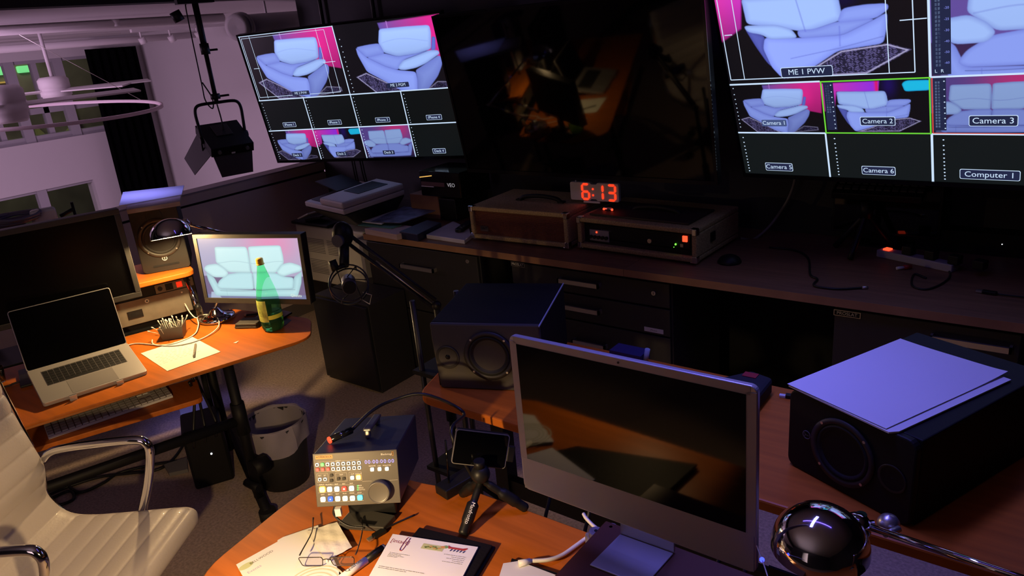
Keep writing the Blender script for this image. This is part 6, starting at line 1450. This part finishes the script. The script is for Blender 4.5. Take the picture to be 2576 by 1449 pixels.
cx_, cy_ = lp(1030, 1354); dx_, dy_ = lp(1008, 1386)
v1_ = Vector((dx_-cx_, dy_-cy_, 0)); n1_ = Vector((-v1_.y, v1_.x, 0)).normalized()
c_0 = Vector((cx_, cy_, .0042))
red = MB().m(mat('red_clip_wire', (.38, .05, .06), .35, .3)).tube([tuple(c_0+n1_*.003), tuple(c_0+v1_*.85+n1_*.0035), tuple(c_0+v1_*1.0), tuple(c_0+v1_*.85-n1_*.0045), tuple(c_0+v1_*.1-n1_*.0045), tuple(c_0-n1_*.002)], .0008, 6, 5)
pc = thing('paper_clip', 'red wire paper clip on the top edge of the Intact letter', 'paper clip', tuple(MX[t.name] @ c_0)); 
red.v = [MX[t.name] @ v_ for v_ in red.v]; wp('wire', red, pc)
# lower folder with white connector
quadprism('notebook', [(1287, 1403), (1405, 1441), (1420, 1452), (1380, 1500), (1255, 1500)], z0, z0+.008, M_blk, 'black notebook cover under the sheets by the white cable end', 'notebook', bevel=.002)
quadprism('document', [(1266, 1417), (1305, 1411), (1400, 1447), (1380, 1500), (1240, 1500)], z0+.009, z0+.010, mat('lined_grey_paper', (.70, .70, .72), .85), 'pale ruled sheet at the bottom edge under the white cable end', 'document')
pts = [(1335, 1411, .016), (1380, 1408, .014), (1415, 1396, .01), (1450, 1372, .008), (1478, 1352, .01), (1497, 1342, .03)]
solo('monitor_cable', MB().m(M_cablew).tube([tuple(oz(x, y, DZ+z)) for x, y, z in pts], .0048, 8).m(M_white).cyl(oz(1305, 1418, DZ+.017), oz(1335, 1411, DZ+.017), .008, .006), 'thick white cable with plug ending on the ruled sheet', 'cable')
pts = [(1468, 1293, .004), (1474, 1303, .006), (1490, 1320, .01), (1508, 1335, .02)]
solo('monitor_cable', MB().m(M_cablew).tube([tuple(oz(x, y, DZ+z)) for x, y, z in pts], .0045, 8), 'short white cable hooked over the back edge of the near desk', 'cable')
p_ = oz(1508, 1392, DZ+.0)
t = thing('plug_stack', 'grey cluster of two round plugs beside the computer riser', 'plug', (p_.x, p_.y+.005, DZ+.001), rz=.9)
part('body', MB().m(mat('mottled_grey_plastic', (.20, .18, .22), .45, noise=(60, .4))).box(-.03, -.02, 0, .05, .022, .048), t, bevel=.008)
for x_ in (-.008, .028): part('round_plug', MB().m(mat('mottled_grey_plastic', (.20, .18, .22), .45)).cyl((x_, 0, .048), (x_, 0, .060), .017, .015, n=20).m(M_blk).cyl((x_, 0, .060), (x_, 0, .061), .004), t)

# cables behind the near desk
solo('gap_dark_trough', MB().m(M_blk2).box(-.45, 1.222, .50, .95, 1.366, .51).box(-.45, 1.222, .51, .95, 1.228, .66).box(-.45, 1.360, .51, .95, 1.366, .66), 'black cable tray in the gap behind the near desk, right of the silver computer', 'tray')  # black trough added to hide the lit carpet and keep this gap dark
for i, (x0, x1, lab) in enumerate(((-1.02, -.98, 'leftmost'), (-.90, -.86, 'second'), (-.80, -.82, 'third'), (-.74, -.70, 'fourth'), (-.56, -.60, 'fifth'), (-.50, -.47, 'rightmost'))):
    solo('desk_cable', MB().m(M_cable).tube([(x0, 1.38, DZ+.06), (x0+.02, 1.30, DZ-.02), ((x0+x1)/2, 1.27, .60), (x1, 1.30, .45), (x1+.03, 1.33, .2)], .005, 6), lab+' of the black cables hanging in the gap behind the near desk', 'cable')
# near chrome lamp
hB = orr(2062, 1378, 1.52); jB = orr(2165, 1318, 1.58); eB = orr(2790, 1530, 1.45)
t = dome_lamp('chrome dome desk lamp, unlit, at the lower right in front of the large loudspeaker', tuple(hB), Matrix.Rotation(math.radians(3), 4, 'X'), tuple(jB), tuple(eB), (.46, 1.06, DZ+.001), r=.084)
kj = orr(2240, 1325, 1.60)
wp('ball_joint', MB().m(M_chr).sph(tuple(jB+(hB-jB)*.12), .027, 24), t)
wp('wing_nut', MB().m(M_steel).cyl(orr(2225, 1345, 1.56), orr(2262, 1330, 1.58), .006).sph(tuple(orr(2235, 1318, 1.6)), .020, 16), t)
p0_, p1_ = orr(1917, 1408, 1.45), None
t = thing('blue_light_cable', 'thin pale cable with a bright blue light right of the silver computer', 'cable', (p0_.x, p0_.y, DZ))
wp('lead', MB().m(M_cablew).tube([tuple(orr(1903, 1372, 1.50)), tuple(p0_), tuple(orr(1928, 1440, 1.41)), tuple(orr(1940, 1480, 1.38))], .0012, 6), t)
wp('blue_light', MB().m(M_ledb).sph(tuple(p0_), .0045, 10), t)
# things on the near shelf
q = [oz(x, y, SZ+.05) for x, y in ((1812, 948), (1905, 1000), (1945, 950), (1890, 930))]
t = thing('equipment_case', 'small black soft case with a red label behind the silver computer', 'case', (q[0].x, q[0].y, SZ+.001))
wp('case_body', MB().m(mat('black_nylon', (.012, .012, .018), .75)).prism([(v.x, v.y) for v in q], SZ+.001, SZ+.05), t, .01)
a, b = oz(1872, 938, SZ+.0515), oz(1895, 946, SZ+.0515)
wp('red_label', MB().m(mat('red_label', (.35, .015, .03), .6)).box(min(a.x, b.x), min(a.y, b.y)-.01, SZ+.0505, max(a.x, b.x)+.01, max(a.y, b.y)+.01, SZ+.052), t)
q = oz(1568, 896, SZ+.02)
solo('cable_reel', MB().m(mat('navy_gloss_plastic', (.03, .03, .10), .3)).x(T(q.x, q.y+.02, SZ+.001)).box(-.05, -.02, 0, .06, .04, .03).m(mat('pale_blue_plastic', (.3, .35, .45), .4)).cyl((.065, 0, .0), (.075, 0, .05), .008), 'small dark blue gadget with pale cap just behind the silver computer top edge', 'gadget')
q = oz(1975, 1000, SZ)
solo('memory_stick', MB().m(M_white).x(T(q.x-.005, q.y, SZ+.001) @ RZ(.2)).box(-.01, -.006, 0, .006, .006, .006).m(M_blk).box(.006, -.008, 0, .04, .008, .009), 'memory stick with pale tip lying left of the large loudspeaker', 'memory stick')

# ---- microphone on boom arm
J = orr(1098, 768, 2.70); K = orr(862, 590, 2.72)
t = thing('microphone_stand', 'black sprung boom arm on a floor stand left of the lying loudspeaker', 'microphone stand', (J.x, J.y, 0))
dJK = (J-K); up_ = Vector((0, 0, 1))
off = Vector((0, 0, .020))
M_arm = mat('satin_black_arm', (.016, .016, .022), .45)
wp('boom', MB().m(M_arm).cyl(K+off, J+off, .0075, n=8).cyl(K-off, J-off, .0075, n=8), t)
wp('spring', MB().m(M_steel).tube([tuple(K+dJK*.35+Vector((0, 0, -.005))), tuple(K+dJK*.98+Vector((0, 0, -.005)))], .0035, 6, 0), t)
wp('knuckle', MB().m(M_blk).sph(tuple(K), .038, 18, 1.25).m(mat('knuckle_grey', (.08, .08, .11), .35)).cyl(K+Vector((.02, -.045, -.01)), K+Vector((.015, -.03, -.01)), .022, n=18), t)
wp('end_joint', MB().m(M_blk).sph(tuple(J), .018, 16), t)
wp('pole', MB().m(M_blk2).cyl((J.x, J.y, .03), tuple(J), .012, n=10).cyl((J.x, J.y, .45), (J.x, J.y, .55), .02, n=10), t)
for a_ in (0.4, 2.5, 4.6): wp('leg', MB().m(M_blk2).cyl((J.x, J.y, .22), (J.x+.28*math.cos(a_), J.y+.28*math.sin(a_), .012), .010, n=8), t)
rgm = 2.66
ctr = orr(878, 716, rgm); dn = orr(866, 668, rgm)
t = thing('microphone', 'studio microphone in a round shock mount hanging from the boom arm', 'microphone', tuple(ctr))
wp('drop_arm', MB().m(M_blk).cyl(K+Vector((0, 0, -.02)), dn, .020, .017, n=12), t)
wp('swivel', MB().m(M_blk).cyl(orr(835, 655, rgm), orr(845, 680, rgm), .014).cyl(orr(845, 676, rgm), dn, .008), t)
tw = (CAMP-ctr).normalized(); tw = (tw+Vector((0, 0, .35))).normalized()
Mr = Matrix.Translation(ctr) @ tw.to_track_quat('Z', 'Y').to_matrix().to_4x4()
rg_ = MB().m(mat('shock_ring_dark', (.05, .05, .05), .3, .5)).x(Mr)
for z_ in (.022, -.022): rg_.tube([(.066*math.cos(a*PI/16), .066*math.sin(a*PI/16), z_) for a in range(33)], .0032, 6, 0, False)
for k in range(6): rg_.cyl((.066*math.cos(k*1.047), .066*math.sin(k*1.047), -.022), (.066*math.cos(k*1.047), .066*math.sin(k*1.047), .022), .003, n=6)
wp('shock_ring', rg_, t)
el = MB().m(M_rub).x(Mr)
for k in range(6):
    a = k*1.047; el.cyl((.066*math.cos(a), .066*math.sin(a), .018), (.028*math.cos(a+.6), .028*math.sin(a+.6), 0), .0018, n=5)
wp('elastic_cords', el, t)
wp('capsule_body', MB().m(mat('mic_silver_mesh', (.20, .20, .24), .35, .8)).x(Mr @ RX(.5)).cyl((0, 0, -.07), (0, 0, .05), .025, n=20).m(M_blk).cyl((0, 0, .05), (0, 0, .056), .022, n=20), t)
wp('clip_loop', MB().m(M_steel).tube([tuple(orr(912, 735, rgm)), tuple(orr(935, 742, rgm)), tuple(orr(930, 765, rgm)), tuple(orr(908, 752, rgm))], .0018, 6, 0), t)
# rack stand poles and cables below the near shelf's left end
st = thing('equipment_stand', 'tall dark metal stand with several thin uprights left of the near shelf', 'stand', (-1.72, 1.75, 0))
for x_, y_ in ((-1.80, 1.66), (-1.72, 1.80), (-1.64, 1.68)):
    wp('upright', MB().m(mat('dull_steel_tube', (.05, .05, .055), .35, .6)).cyl((x_, y_, .0), (x_, y_, .98), .010, n=8), st)
wp('cross_plate', MB().m(M_blk2).box(-1.83, 1.64, .30, -1.63, 1.82, .315), st); wp('cross_plate', MB().m(M_blk2).box(-1.83, 1.64, .70, -1.63, 1.82, .715), st)
# blue-violet LED strip on the ceiling (seen in the chrome lamps)
sl = MB().m(mat('violet_led_strip', (.1, .1, .3), .5, emit=(.16, .10, 1.0), es=5)).box(-1.5, 1.48, 2.56, .2, 1.52, 2.58)
solo('ceiling_light_strip', sl, 'long violet strip light on the control room ceiling', 'light strip')
